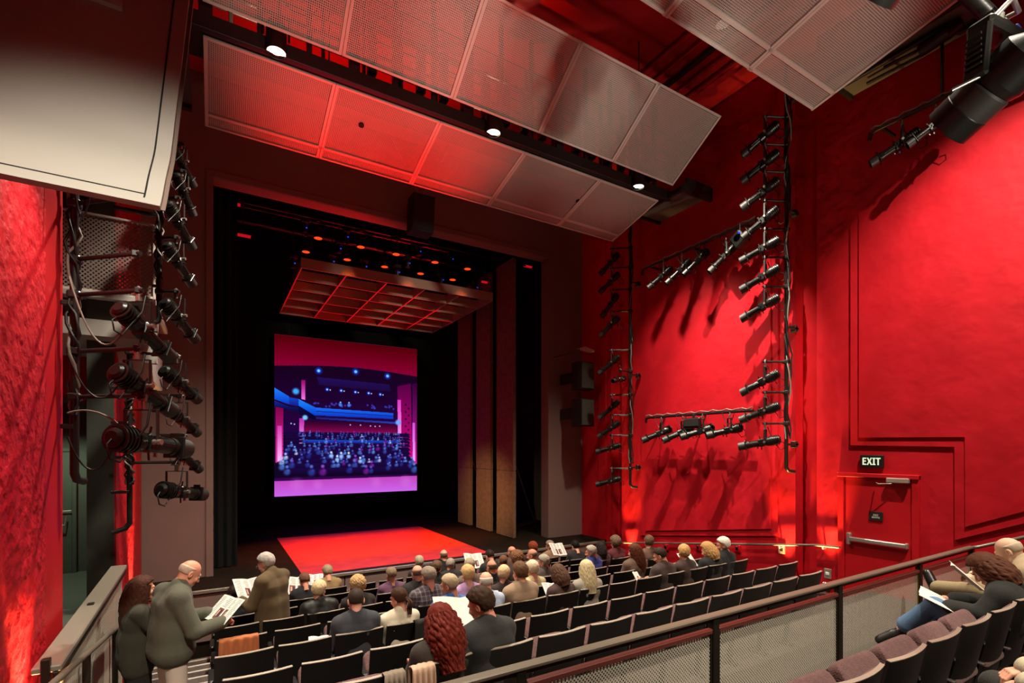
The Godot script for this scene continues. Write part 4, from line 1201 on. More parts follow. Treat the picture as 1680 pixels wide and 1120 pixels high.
func wall_pipe(label: String, a: Vector3, b: Vector3, drops: Array, wall_x: float) -> void:
	var t := thing("lighting_pipe", label, "lighting pipe", a)
	var pts := [Vector3(0, -0.1, 0.1 * signf(b.z - a.z)), Vector3(0, 0, 0.0), b - a]
	obj("pipe", Mb.new().path([Vector3(0, -0.12, -0.02), Vector3(0, -0.02, 0.0), Vector3(0, 0, 0.08), b - a], 0.03, 10), M["black_metal"], t)
	for s in [0.08, 0.5, 0.92]:
		var p: Vector3 = (b - a) * s
		obj("wall_bracket", Mb.new().bar(p, Vector3(wall_x - 0.06 - a.x, p.y, p.z), 0.04, 0.04, 0.004), M["black_metal"], t)
	var c := []
	for i in 26:
		var s := i / 25.0
		c.append((b - a) * s + Vector3(-0.02, 0.045 + 0.02 * sin(i * 2.3), 0.01 * cos(i * 1.7)))
	obj("cable", Mb.new().path(c, 0.013, 5), M["grey_cable"], t)
	for d in drops:
		obj("cable_loop", Mb.new().path(drape(d - a + Vector3(0.02, 0.0, -0.12), d - a + Vector3(0.02, 0.0, 0.16), 0.25), 0.008, 5), M["black_cable"], t)

func drape(a: Vector3, b: Vector3, sag: float) -> Array:
	var p := []
	for i in 15:
		var s := i / 14.0
		p.append(a.lerp(b, s) - Vector3(0, sag * 4.0 * s * (1.0 - s), 0))
	return p

func build_fixtures() -> void:
	# right wall, ladder by the rough pillar
	var arms := []
	var y2 := [5.709, 5.205, 4.708, 4.182, 3.662, 3.15, 2.614, 1.247, 0.691, 0.123]
	var p2 := [30, 27, 27, 32, 20, 23, 24, 25, 19, 10]
	for i in 10:
		stage_light("black stage spotlight, %s from the top on the ladder between bay and exit door" % ORD[i], Vector3(8.6, y2[i], -5.39), 25, p2[i], 0.85, "spotlights on the right wall's nearer ladder")
		arms.append(Vector3(8.6, y2[i] + 0.337, -5.39))
	ladder("tall black lighting ladder on the red wall between the panelled bay and the exit door", Vector3(8.95, 0, -5.205), -0.42, 7.0, arms, 9.3, Vector3(0.22, 0, 0.02), 3)
	# right wall, ladder by the proscenium
	arms = []
	var y1 := [4.736, 4.246, 3.694, 3.152, 2.174, 1.047, 0.539, 0.031, -0.802]
	var p1 := [43, 39, 51, 41, 36, 38, 32, 14, 14]
	for i in 9:
		stage_light("black stage spotlight, %s from the top on the lighting ladder next to the proscenium loudspeakers" % ORD[i], Vector3(8.6, y1[i], -9.45), 40, p1[i], 0.78, "spotlights on the right wall's farther ladder")
		arms.append(Vector3(8.6, y1[i] + 0.309, -9.45))
	stage_light("short black stage light turned outwards halfway up the ladder next to the proscenium loudspeakers", Vector3(8.62, 1.72, -9.17), 100, 12, 0.6, "spotlights on the right wall's farther ladder")
	arms.append(Vector3(8.62, 1.94, -9.17))
	ladder("black lighting ladder on the red wall beside the proscenium loudspeakers", Vector3(8.95, 0, -9.171), -0.97, 7.0, arms, 9.3, Vector3(0.22, 0, 0.02), 5)
	# upper and lower pipes across the bay
	var up := [[3.979, -7.978, 34], [3.956, -7.458, 38], [4.018, -6.993, 40], [3.896, -6.363, 41]]
	var dr := []
	for i in 4:
		stage_light("black spotlight on the upper pipe across the red panelled bay, %s from the proscenium" % ORD[i], Vector3(8.82, up[i][0], up[i][1]), 42, up[i][2] + 2, 0.8, "spotlights on the upper wall pipe")
		dr.append(Vector3(8.78, 4.32, up[i][1]))
	var sc := thing("colour_scroller", "boxy black stage light with violet glow at the upper wall pipe's near end", "stage light", Vector3(8.75, 4.05, -6.0))
	obj("case", Mb.new().box(Vector3(0, 0, 0), Vector3(0.2, 0.3, 0.26), 0.03, Basis(Vector3.RIGHT, -0.6)), M["fixture_black"], sc)
	obj("fan", Mb.new().lathe([[0.0, 0.0], [0.07, 0.0], [0.08, 0.05], [0.0, 0.06]], Transform3D(Basis(Vector3.FORWARD, PI / 2), Vector3(-0.1, 0.02, 0)), 14), M["black_metal"], sc)
	obj("indicator", Mb.new().ball(Vector3(-0.12, 0.1, 0.06), Vector3(0.015, 0.025, 0.025), 8, 5), M["blue_glow"], sc)
	obj("yoke", Mb.new().path([Vector3(0, 0.05, 0), Vector3(0, 0.32, 0)], 0.014), M["black_metal"], sc)
	wall_pipe("black sloping lighting pipe high across the red panelled bay", Vector3(8.84, 4.30, -8.639), Vector3(8.84, 4.36, -5.735), dr, 9.3)
	var lo := [[0.372, -8.087, 19], [0.375, -7.475, 21], [0.385, -6.962, 14], [0.377, -6.308, 11]]
	dr = []
	for i in 4:
		stage_light("black spotlight on the lower pipe across the red panelled bay, %s from the proscenium" % ORD[i], Vector3(8.86, lo[i][0], lo[i][1]), 50, lo[i][2] + 2, 0.86, "spotlights on the lower wall pipe")
		dr.append(Vector3(8.78, 0.74, lo[i][1]))
	var bx := thing("dimmer_box", "flat black cable box hung under the middle of the lower wall pipe", "box", Vector3(8.78, 0.5, -7.134))
	obj("case", Mb.new().box(Vector3(0, 0.05, 0), Vector3(0.1, 0.22, 0.4), 0.015), M["fixture_black"], bx)
	obj("lid", Mb.new().box(Vector3(-0.055, 0.06, 0), Vector3(0.015, 0.16, 0.36), 0.006), M["tube_black"], bx)
	obj("hanger", Mb.new().box(Vector3(0.03, 0.19, 0), Vector3(0.03, 0.1, 0.05), 0.004), M["black_metal"], bx)
	wall_pipe("black lighting pipe low across the red panelled bay", Vector3(8.86, 0.74, -8.541), Vector3(8.86, 0.74, -5.798), dr, 9.3)
	# rear pipe above the exit door
	for i in 2:
		stage_light(["black stage spotlight at the far end of the pipe above the exit door", "black stage spotlight behind the big moving light above the exit door"][i], Vector3(8.8, [4.556, 4.604][i], [-3.369, -2.967][i]), 25, [24, 29][i], [0.8, 0.68][i], "spotlights above the exit door")
	wall_pipe("black lighting pipe with a hooked end high above the exit door", Vector3(8.82, 4.95, -3.791), Vector3(8.82, 4.95, -1.9), [], 9.3)
	obj_hanger(Vector3(8.82, 4.95, -2.9), 7.4)
	# left wall, nearer ladder: three lights and bare arms
	arms = [Vector3(-0.61, 2.2, -5.4), Vector3(-0.59, 1.7, -5.4)]
	var l1 := [[-0.571, 1.07, 27, 0.78], [-0.58, 0.548, 23, 0.82], [-0.55, 0.059, 6, 1.02]]
	for i in 3:
		stage_light("large black stage spotlight on the left ladder nearest the camera, %s of three" % ["highest", "middle", "lowest"][i], Vector3(l1[i][0], l1[i][1], -5.4), -35, l1[i][2], l1[i][3], "spotlights on the left wall's nearer ladder")
		arms.append(Vector3(l1[i][0], l1[i][1] + 0.398 * l1[i][3], -5.4))
	ladder("black lighting ladder in the open bay of the left wall, hidden behind loops of cable", Vector3(-1.08, 0, -5.85), -0.3, 4.0, arms, -1.17, Vector3(0.05, 0, -0.1), 8)
	arms = []
	var l2 := [[-0.4, 3.996, 37, 0.6], [-0.386, 3.618, 48, 0.62], [-0.45, 3.179, 40, 0.75], [-0.457, 2.628, 36, 0.75], [-0.457, 1.842, 31, 0.85], [-0.45, 0.938, 25, 0.88], [-0.415, 0.432, 28, 0.76], [-0.379, -0.102, 29, 0.72], [-0.45, -0.592, 9, 1.02]]
	for i in 9:
		stage_light("black spotlight before the grey proscenium wall at left, %s from the top" % ORD[i], Vector3(l2[i][0], l2[i][1], -8.3), -35, l2[i][2], l2[i][3], "spotlights on the left wall's farther ladder")
		arms.append(Vector3(l2[i][0], l2[i][1] + 0.398 * l2[i][3], -8.3))
	ladder("black lighting ladder in front of the red pilaster beside the proscenium, bent at its foot", Vector3(-0.97, 0, -8.3), -1.07, 1.05 + 0.25, arms.slice(5), -1.17, Vector3(-0.18, -0.03, 0.02), 10)
	ladder("thin black lighting ladder at the right edge of the side balcony box", Vector3(-0.66, 0, -8.45), 1.75, 5.0, arms.slice(0, 5), -0.74, Vector3(-0.05, 0, 0.0), 12)
	# unseen beam set at the seventh light there, placed to light the brown flats
	var fd := (Vector3(7.2, -1.7, -13.6) - Vector3(-0.415, 0.432, -8.3)).normalized()
	spot("unseen_flats_beam", Vector3(-0.415, 0.432, -8.3) + fd * 0.62, Vector3(7.2, -1.7, -13.6), 62.0, Color(1.0, 0.84, 0.62), 13.0, 1.0, 0.06)
	# loops of cable by the left bay
	var lp := [[Vector3(-1.05, 2.6, -5.5), Vector3(-0.9, 2.35, -5.5), 0.5], [Vector3(-1.05, 1.45, -5.5), Vector3(-0.62, 1.2, -5.45), 0.42], [Vector3(-1.06, 0.8, -5.5), Vector3(-0.66, 0.68, -5.45), 0.3], [Vector3(-1.06, 0.3, -5.5), Vector3(-0.72, 0.22, -5.45), -0.06], [Vector3(-1.06, 0.1, -5.5), Vector3(-0.72, 0.1, -5.45), 0.28]]
	var ln := ["hanging from the top of the open bay", "under the highest near spotlight", "under the middle near spotlight", "stretched to the lowest near spotlight", "looped below the lowest near spotlight"]
	for i in 5:
		tag(obj("loose_cable", Mb.new().path(drape(lp[i][0], lp[i][1], lp[i][2]), 0.008, 6), M["grey_cable"] if i % 2 else M["black_cable"]), "thin loose lighting cable at the left bay, " + ln[i], "cable", "loose cables at the left bay")
	# big fittings close to the camera at upper right, on a slanting pipe
	var pp := thing("lighting_pipe", "thick dark lighting pipe slanting across the upper right corner", "lighting pipe", Vector3(4.6, 3.3, -1.4))
	obj("pipe", Mb.new().path([Vector3(-0.2, 0.36, -0.07), Vector3(0, 0.0, 0.0), Vector3(0.42, -0.44, 0.23), Vector3(0.8, -0.8, 0.45)], 0.05, 12), M["fixture_black"], pp)
	obj("hanging_rod", Mb.new().tube(Vector3(0.0, 0.0, 0), Vector3(0.0, 4.1, 0), 0.015, -1, 6), M["black_metal"], pp)
	var bl := thing("moving_light", "big black moving stage light with a ribbed yoke hanging at the upper right corner", "stage light", Vector3(4.72, 2.56, -1.27))
	var aim := Transform3D(Basis(Vector3(0.0, 1.0, 0.0), Vector3(-0.62, -0.56, -0.55).normalized().cross(Vector3(0, 1, 0)).normalized(), Vector3.ZERO), Vector3.ZERO)
	var dirv := Vector3(0.15, -0.45, -0.88).normalized()
	var sx := dirv.cross(Vector3.UP).normalized()
	aim = Transform3D(Basis(sx, dirv, sx.cross(dirv)), Vector3.ZERO)
	obj("rear_housing", Mb.new().lathe([[0.0, -0.3], [0.1, -0.29], [0.17, -0.22], [0.18, -0.05], [0.16, 0.0], [0.0, 0.0]], aim, 24), M["fixture_black"], bl)
	obj("lens_barrel", Mb.new().lathe([[0.15, 0.0], [0.165, 0.02], [0.165, 0.3], [0.15, 0.3], [0.145, 0.05], [0.0, 0.05]], aim, 24), M["tube_black"], bl)
	obj("bright_ring", Mb.new().lathe([[0.167, 0.16], [0.17, 0.165], [0.17, 0.3], [0.167, 0.305]], aim, 24), M["fixture_black"], bl)
	var yk := Mb.new()
	for s in [-1.0, 1.0]:
		yk.bar(sx * 0.2 * s, sx * 0.2 * s + Vector3(0.02, 0.36, 0.02), 0.05, 0.14, 0.015, dirv)
		for k in 6: yk.bar(sx * 0.23 * s + Vector3(0.0, 0.07 + k * 0.04, 0), sx * 0.23 * s + Vector3(0.002, 0.085 + k * 0.04, 0), 0.012, 0.1, 0.002, dirv)
	yk.bar(-sx * 0.22 + Vector3(0.02, 0.37, 0.02), sx * 0.22 + Vector3(0.02, 0.37, 0.02), 0.16, 0.07, 0.02)
	obj("yoke", yk, M["fixture_black"], bl)
	var hk := Mb.new()
	hk.tube(Vector3(0.02, 0.37, 0.02), Vector3(0.03, 0.5, 0.03), 0.03, -1, 10)
	hk.path([Vector3(-0.06, 0.44, 0.02), Vector3(0.02, 0.56, 0.1), Vector3(0.14, 0.52, 0.1), Vector3(0.2, 0.56, 0.02)], 0.018, 7)
	obj("clamp", hk, M["bare_steel"], bl)
	obj("focus_handle", Mb.new().tube(sx * -0.19 - dirv * 0.02, sx * -0.3 + dirv * 0.1, 0.014, -1, 8), M["bare_steel"], bl)
	obj("blue_tag", Mb.new().box(Vector3(0.25, 0.44, 0.08), Vector3(0.18, 0.03, 0.03), 0.006), M["blue_label"], bl)
	var bt := thing("snoot_lamp", "big dark cylindrical stage light at the top edge, before the third reflector row", "stage light", Vector3(4.06, 3.32, -1.64))
	var d2 := Vector3(-0.1, -0.62, -0.42).normalized()
	d2 = Vector3(0.2, -0.5, -0.84).normalized()
	var s2 := d2.cross(Vector3(0, 0, 1)).normalized()
	var am2 := Transform3D(Basis(s2, d2, s2.cross(d2)), Vector3.ZERO)
	obj("barrel", Mb.new().lathe([[0.0, -0.5], [0.14, -0.48], [0.17, -0.4], [0.17, 0.12], [0.16, 0.12], [0.155, -0.2], [0.0, -0.2]], am2, 28), M["fixture_black"], bt)
	obj("band", Mb.new().lathe([[0.171, -0.06], [0.176, -0.055], [0.176, 0.0], [0.171, 0.005]], am2, 28), M["tube_black"], bt)
	obj("yoke", Mb.new().path([s2 * 0.2 - d2 * 0.2, s2 * 0.2 - d2 * 0.62, -s2 * 0.2 - d2 * 0.62, -s2 * 0.2 - d2 * 0.2], 0.02), M["black_metal"], bt)
	obj("hanging_rod", Mb.new().tube(-d2 * 0.62, -d2 * 0.62 + Vector3(0, 3.7, 0), 0.02, -1, 8), M["black_metal"], bt)

func obj_hanger(at: Vector3, top: float) -> void:
	tag(obj("hanging_pipe", Mb.new().tube(at, Vector3(at.x, top, at.z), 0.022, -1, 8), M["black_metal"]), "thin upright black pipe holding the lighting pipe above the exit door", "pipe")

# ---------------------------------------------------------------- exit door, signs, small wall boxes, uplights
func lettering(text: String, size: float, depth: float) -> TextMesh:
	var tm := TextMesh.new()
	tm.text = text
	var f := SystemFont.new()
	f.font_names = PackedStringArray(["Droid Sans"])
	f.font_weight = 700
	tm.font = f
	tm.font_size = 64
	tm.pixel_size = size / 64.0
	tm.depth = depth
	tm.curve_step = 1.0
	return tm

func build_signs() -> void:
	var face := Vector3(0, -PI / 2, 0)   # turns a sign's front (+z) to look along -x
	var d := tag(thing("door_2", "red exit door with a steel push bar in the right wall", "door", Vector3(WALL_R, -2.6, -3.9), -PI / 2), "", "", "", "structure")
	# local: x runs towards the stage side negative... front is +z (into the house)
	obj("leaf", Mb.new().box(Vector3(0, 1.06, 0.012), Vector3(0.96, 2.1, 0.03), 0.005), M["red_paint"], d)
	var fr := Mb.new()
	fr.box(Vector3(-0.53, 1.09, 0.02), Vector3(0.1, 2.2, 0.07), 0.008)
	fr.box(Vector3(0.53, 1.09, 0.02), Vector3(0.1, 2.2, 0.07), 0.008)
	fr.box(Vector3(0, 2.16, 0.03), Vector3(1.16, 0.07, 0.1), 0.008)
	obj("frame", fr, M["red_paint"], d)
	var pb := Mb.new()
	pb.box(Vector3(0.02, 1.08, 0.075), Vector3(0.8, 0.07, 0.05), 0.012)
	obj("push_bar", pb, M["steel_satin"], d)
	var pe := Mb.new()
	pe.box(Vector3(-0.4, 1.08, 0.05), Vector3(0.06, 0.2, 0.08), 0.012)
	pe.box(Vector3(0.42, 1.08, 0.05), Vector3(0.04, 0.09, 0.07), 0.01)
	obj("latch_case", pe, M["steel_satin"], d)
	obj("closer", Mb.new().box(Vector3(0.32, 2.1, 0.1), Vector3(0.3, 0.08, 0.07), 0.012), M["closer_grey"], d)
	obj("closer_arm", Mb.new().path([Vector3(0.25, 2.05, 0.12), Vector3(0.1, 2.04, 0.2), Vector3(0.02, 2.05, 0.08)], 0.009), M["steel_satin"], d)
	var ex := thing("exit_sign", "black sign with pale glowing letters EXIT above the red exit door", "sign", Vector3(9.27, -0.208, -3.965), -PI / 2)
	obj("case", Mb.new().box(Vector3(0, 0, 0), Vector3(0.33, 0.21, 0.06), 0.008), M["sign_black"], ex)
	var tx := obj("letters", lettering("EXIT", 0.165, 0.006), M["sign_letter"], ex, Vector3(0, 0.0, 0.032))
	tx.scale = Vector3(0.78, 1.0, 1.0)
	var rs := thing("route_sign", "small dark sign reading EXIT ROUTE in the middle of the red exit door", "sign", Vector3(9.262, -1.1, -3.905), -PI / 2)
	obj("plate", Mb.new().box(Vector3.ZERO, Vector3(0.2, 0.15, 0.012), 0.004), M["sign_brown"], rs)
	obj("letters", lettering("EXIT", 0.036, 0.003), M["sign_white"], rs, Vector3(0, 0.018, 0.007))
	obj("letters", lettering("ROUTE", 0.036, 0.003), M["sign_white"], rs, Vector3(0, -0.02, 0.007))
	var sw := thing("switch_plate", "pale double switch plate low on the orange lit pillar beside the exit door", "switch", Vector3(9.285, -2.2, -4.66), -PI / 2)
	obj("plate", Mb.new().box(Vector3(0, 0, 0.0), Vector3(0.12, 0.17, 0.02), 0.005), M["steel_satin"], sw)
	obj("rocker", Mb.new().box(Vector3(0, 0.0, 0.012), Vector3(0.06, 0.05, 0.012), 0.004), M["sign_white"], sw)
	sw = thing("outlet_box", "small steel outlet box under the switch plate beside the exit door", "outlet", Vector3(9.27, -2.4, -4.66), -PI / 2)
	obj("box", Mb.new().box(Vector3(0, 0, 0.0), Vector3(0.14, 0.08, 0.06), 0.008), M["steel_satin"], sw)
	obj("socket", Mb.new().box(Vector3(0, 0, 0.03), Vector3(0.05, 0.04, 0.006), 0.002), M["sign_black"], sw)
	var op := [[-2.352, -8.309], [-2.195, -7.384], [-2.057, -6.419], [-1.919, -5.48]]
	for i in 4:
		var o := thing("outlet_box", "small red painted outlet box under the wall handrail, %s from the proscenium" % ORD[i], "outlet", Vector3(9.28, op[i][0], op[i][1]), -PI / 2, "outlet boxes under the wall handrail")
		obj("box", Mb.new().box(Vector3.ZERO, Vector3(0.13, 0.15, 0.05), 0.008), M["red_paint"] if i < 3 else M["steel_satin"], o)
		obj("socket", Mb.new().box(Vector3(0, 0, 0.026), Vector3(0.06, 0.06, 0.006), 0.002), M["sign_black"], o)
	# uplights at the foot of the pillars
	var ul := [[9.02, -3.35, -9.48, "at the foot of the pilaster nearest the proscenium"], [9.02, -2.78, -5.38, "at the foot of the pilaster under the near lighting ladder"], [9.02, -2.62, -4.62, "at the foot of the rough pillar by the exit door"]]
	for u in ul:
		var t := thing("uplight", "small warm floor uplight " + u[3], "uplight", Vector3(u[0], u[1], u[2]), 0.0, "floor uplights along the right wall")
		obj("case", Mb.new().lathe([[0.0, -0.02], [0.06, -0.02], [0.065, 0.1], [0.055, 0.1], [0.05, 0.06], [0.0, 0.05]], Transform3D(), 14), M["fixture_black"], t)
		obj("lamp_lens", Mb.new().lathe([[0.05, 0.07], [0.03, 0.078], [0.0, 0.08]], Transform3D(), 12), M["uplight_glow"], t)
		spot("uplight_beam", Vector3(u[0], u[1] + 0.13, u[2]), Vector3(9.3, u[1] + 2.0, u[2]), 26.0, Color(1.0, 0.76, 0.45), 16.0, 0.9, 0.04)
	var vl := [[-0.94, -3.0, -10.1, "at the foot of the red pilaster beside the proscenium", 24.0], [-0.95, -2.3, -4.75, "at the foot of the rough red pilaster at the left edge", 40.0]]
	for u in vl:
		var t := thing("uplight", "small warm floor uplight " + u[3], "uplight", Vector3(u[0], u[1], u[2]), 0.0, "floor uplights along the left wall")
		obj("case", Mb.new().lathe([[0.0, -0.02], [0.06, -0.02], [0.065, 0.1], [0.055, 0.1], [0.05, 0.06], [0.0, 0.05]], Transform3D(), 14), M["fixture_black"], t)
		obj("lamp_lens", Mb.new().lathe([[0.05, 0.07], [0.03, 0.078], [0.0, 0.08]], Transform3D(), 12), M["uplight_glow"], t)
		spot("uplight_beam", Vector3(u[0], u[1] + 0.13, u[2]), Vector3(-1.17, u[1] + 1.15, u[2]), u[4], Color(1.0, 0.74, 0.5), 19.0, 0.9, 0.04)

# ---------------------------------------------------------------- theatre seats
func chair_parts(t: Node3D, open: bool) -> void:
	# origin on the floor under the top edge of the back; the sitter faces -z
	var back := func(u, v):
		var x: float = lerpf(-0.238, 0.238, u)
		var h: float = lerpf(0.3, 0.85, v)
		var bow: float = 1.0 - (2.0 * u - 1.0) * (2.0 * u - 1.0)
		return Vector3(x, h, -0.2 * (0.85 - h) + 0.028 * bow - 0.028)
	var bk := obj("back_shell", Mb.new().sheet(10, 6, back, 0.018), M["seat_shell"], t)
	obj("lit_top_edge", Mb.new().sheet(10, 1, func(u, v): return back.call(lerpf(0.01, 0.99, u), 0.997 + v * 0.008) + Vector3(0, 0, lerpf(0.011, -0.013, v)), 0.006), M["seat_lit_edge"], bk)  # top edge of the back, the light it catches put into its colour
	var cu := func(u, v):
		var p: Vector3 = back.call(lerpf(0.04, 0.96, u), lerpf(0.2, 0.985, v))
		var e: float = minf(minf(u, 1.0 - u) * 7.0, minf(v, 1.0 - v) * 6.0)
		return p + Vector3(0, 0, -0.02 - 0.045 * sqrt(clampf(e, 0.0, 1.0)) - 0.015 * sin(PI * v))
	obj("back_cushion", Mb.new().surf(14, 10, cu, true), M["seat_fabric"], t)
	var piv := Vector3(0, 0.38, -0.12)
	var bs := Basis(Vector3.RIGHT, 0.06 if open else deg_to_rad(52.0))
	var sc := obj("seat_cushion", Mb.new().pillow(piv + bs * Vector3(0, 0.03, -0.2), Vector3(0.46, 0.1, 0.4), bs, 0.3, 24, 12), M["seat_fabric"], t)
	obj("seat_pan", Mb.new().box(piv + bs * Vector3(0, -0.025, -0.2), Vector3(0.42, 0.02, 0.36), 0.008, bs), M["seat_shell"], sc)
	var st := Mb.new()
	st.bar(Vector3(-0.262, 0.0, -0.2), Vector3(-0.262, 0.6, -0.12), 0.03, 0.06, 0.006, Vector3.FORWARD)
	st.box(Vector3(-0.262, 0.012, -0.2), Vector3(0.07, 0.024, 0.2), 0.006)
	st.bar(Vector3(-0.25, 0.42, -0.15), Vector3(0.25, 0.42, -0.15), 0.03, 0.03)
	var sn := obj("stanchion", st, M["seat_metal"], t)
	obj("armrest", Mb.new().pillow(Vector3(-0.262, 0.62, -0.21), Vector3(0.05, 0.035, 0.3), Basis(), 0.4, 12, 8), M["seat_metal"], t)
	obj("bolt", Mb.new().box(Vector3(-0.262, 0.47, -0.085), Vector3(0.035, 0.02, 0.05), 0.006), M["seat_steel"], sn)

func build_chairs() -> void:
	var taken := {}
	for p in SEATED: taken["%d_%d" % [p[0], int(floor((p[1] - ROWOFF[p[0] - 1]) / ROWPITCH[p[0] - 1]))]] = true
	var proto := {}
	var rown := ["row nearest the mesh rail", "second row from the mesh rail", "third row from the mesh rail", "fourth row from the mesh rail", "fourth row from the stage", "third row from the stage", "second row from the stage", "front row by the stage"]
	for r in 8:
		for k in ROWN[r]:
			var open: bool = taken.has("%d_%d" % [r + 1, k])
			var lab := "black theatre seat, %s, %s, %s from left aisle" % ["occupied" if open else "folded up", rown[r], ORD[k]]
			var t: Node3D = seat(proto, open, lab)
			t.position = Vector3(ROWOFF[r] + ROWPITCH[r] * (k + 0.5) - 0.02, ROWTOP[r] - 0.85, ROWZ[r])
			t.set_meta("group", "theatre seats in the main block")
	for k in 9:
		var x := 3.415 + 0.533 * (k - 2)
		var open: bool = k in [6, 8]
		var t: Node3D = seat(proto, open, "purple cushioned theatre seat behind the mesh guard rail, %s from the left" % ORD[k])
		t.position = Vector3(x, -2.02, -1.255)
		t.set_meta("group", "theatre seats behind the guard rail")

func seat(proto: Dictionary, open: bool, lab: String) -> Node3D:
	var t: Node3D
	if not proto.has(open):
		t = thing("theatre_seat", lab, "seat")
		chair_parts(t, open)
		proto[open] = t
	else:
		t = proto[open].duplicate()
		t.name = numbered("theatre_seat")
		add_child(t, true)
		t.set_meta("label", lab)
	return t

# ---------------------------------------------------------------- people
class Field:
	# a distance field on a grid, filled bone by bone, meshed as surface nets
	var o: Vector3
	var c: float
	var nx: int
	var ny: int
	var nz: int
	var f: PackedFloat32Array
	func _init(lo: Vector3, hi: Vector3, cell: float) -> void:
		o = lo - Vector3.ONE * cell * 2.0
		c = cell
		nx = int((hi.x - lo.x) / cell) + 5
		ny = int((hi.y - lo.y) / cell) + 5
		nz = int((hi.z - lo.z) / cell) + 5
		f = PackedFloat32Array()
		f.resize(nx * ny * nz)
		f.fill(1.0)
	func span(lo: Vector3, hi: Vector3) -> Array:
		var a := ((lo - o) / c).floor(); var b := ((hi - o) / c).ceil()
		return [maxi(0, int(a.x)), maxi(0, int(a.y)), maxi(0, int(a.z)), mini(nx - 1, int(b.x)), mini(ny - 1, int(b.y)), mini(nz - 1, int(b.z))]
	func bone(a: Vector3, b: Vector3, ra: float, rb: float, k := 0.03) -> void:
		var m := maxf(ra, rb) + k + c * 2.2
		var s := span(a.min(b) - Vector3.ONE * m, a.max(b) + Vector3.ONE * m)
		var ab := b - a
		var l2 := maxf(ab.length_squared(), 1e-9)
		var dr := rb - ra
		for z in range(s[2], s[5] + 1):
			for y in range(s[1], s[4] + 1):
				var i: int = (z * ny + y) * nx + s[0]
				var p := o + Vector3(s[0], y, z) * c
				for x in range(s[0], s[3] + 1):
					var q := p - a
					var t := clampf(q.dot(ab) / l2, 0.0, 1.0)
					var d := (q - ab * t).length() - ra - dr * t
					var e := f[i]
					var h := k - absf(e - d)
					if h > 0.0: f[i] = minf(e, d) - h * h / (4.0 * k)
					elif d < e: f[i] = d
					i += 1
					p.x += c
	func blob(at: Vector3, r: Vector3, k := 0.02, cut := false) -> void:
		var m := maxf(r.x, maxf(r.y, r.z)) + k + c * 2.2
		var s := span(at - Vector3.ONE * m, at + Vector3.ONE * m)
		for z in range(s[2], s[5] + 1):
			for y in range(s[1], s[4] + 1):
				var i: int = (z * ny + y) * nx + s[0]
				var p := o + Vector3(s[0], y, z) * c - at
				for x in range(s[0], s[3] + 1):
					var q := p / r
					var k0 := q.length()
					var k1 := (q / r).length()
					var d := k0 * (k0 - 1.0) / maxf(k1, 1e-6) if k0 > 1e-4 else -minf(r.x, minf(r.y, r.z))
					var e := f[i]
					if cut:
						var h := k - absf(e + d)
						f[i] = maxf(e, -d) + (h * h / (4.0 * k) if h > 0.0 else 0.0)
					else:
						var h := k - absf(e - d)
						f[i] = minf(e, d) - (h * h / (4.0 * k) if h > 0.0 else 0.0)
					i += 1
					p.x += c
	func mesh_into(mb: Mb, tf := Transform3D()) -> void:
		var lim := c * 1.9
		var vid := PackedInt32Array()
		vid.resize(nx * ny * nz)
		vid.fill(-1)
		var vs := PackedVector3Array()
		var ns := PackedVector3Array()
		var sy := nx
		var sz := nx * ny
		var rot := tf.basis.orthonormalized()
		for z in nz - 1:
			for y in ny - 1:
				var i := (z * ny + y) * nx
				for x in nx - 1:
					var g0 := f[i]
					if absf(g0) < lim:
						var g1 := f[i + 1]; var g2 := f[i + sy]; var g3 := f[i + sy + 1]
						var g4 := f[i + sz]; var g5 := f[i + sz + 1]; var g6 := f[i + sz + sy]; var g7 := f[i + sz + sy + 1]
						var lo := minf(minf(minf(g0, g1), minf(g2, g3)), minf(minf(g4, g5), minf(g6, g7)))
						var hi := maxf(maxf(maxf(g0, g1), maxf(g2, g3)), maxf(maxf(g4, g5), maxf(g6, g7)))
						if lo < 0.0 and hi >= 0.0:
							var s := Vector3.ZERO
							var n := 0
							if (g0 < 0.0) != (g1 < 0.0): s += Vector3(g0 / (g0 - g1), 0, 0); n += 1
							if (g2 < 0.0) != (g3 < 0.0): s += Vector3(g2 / (g2 - g3), 1, 0); n += 1
							if (g4 < 0.0) != (g5 < 0.0): s += Vector3(g4 / (g4 - g5), 0, 1); n += 1
							if (g6 < 0.0) != (g7 < 0.0): s += Vector3(g6 / (g6 - g7), 1, 1); n += 1
							if (g0 < 0.0) != (g2 < 0.0): s += Vector3(0, g0 / (g0 - g2), 0); n += 1
							if (g1 < 0.0) != (g3 < 0.0): s += Vector3(1, g1 / (g1 - g3), 0); n += 1
							if (g4 < 0.0) != (g6 < 0.0): s += Vector3(0, g4 / (g4 - g6), 1); n += 1
							if (g5 < 0.0) != (g7 < 0.0): s += Vector3(1, g5 / (g5 - g7), 1); n += 1
							if (g0 < 0.0) != (g4 < 0.0): s += Vector3(0, 0, g0 / (g0 - g4)); n += 1
							if (g1 < 0.0) != (g5 < 0.0): s += Vector3(1, 0, g1 / (g1 - g5)); n += 1
							if (g2 < 0.0) != (g6 < 0.0): s += Vector3(0, 1, g2 / (g2 - g6)); n += 1
							if (g3 < 0.0) != (g7 < 0.0): s += Vector3(1, 1, g3 / (g3 - g7)); n += 1
							vid[i] = vs.size()
							vs.append(tf * (o + (Vector3(x, y, z) + s / maxf(n, 1)) * c))
							ns.append((rot * Vector3(g1 + g3 + g5 + g7 - g0 - g2 - g4 - g6, g2 + g3 + g6 + g7 - g0 - g1 - g4 - g5, g4 + g5 + g6 + g7 - g0 - g1 - g2 - g3)).normalized())
					i += 1
		var flip := tf.basis.determinant() < 0.0
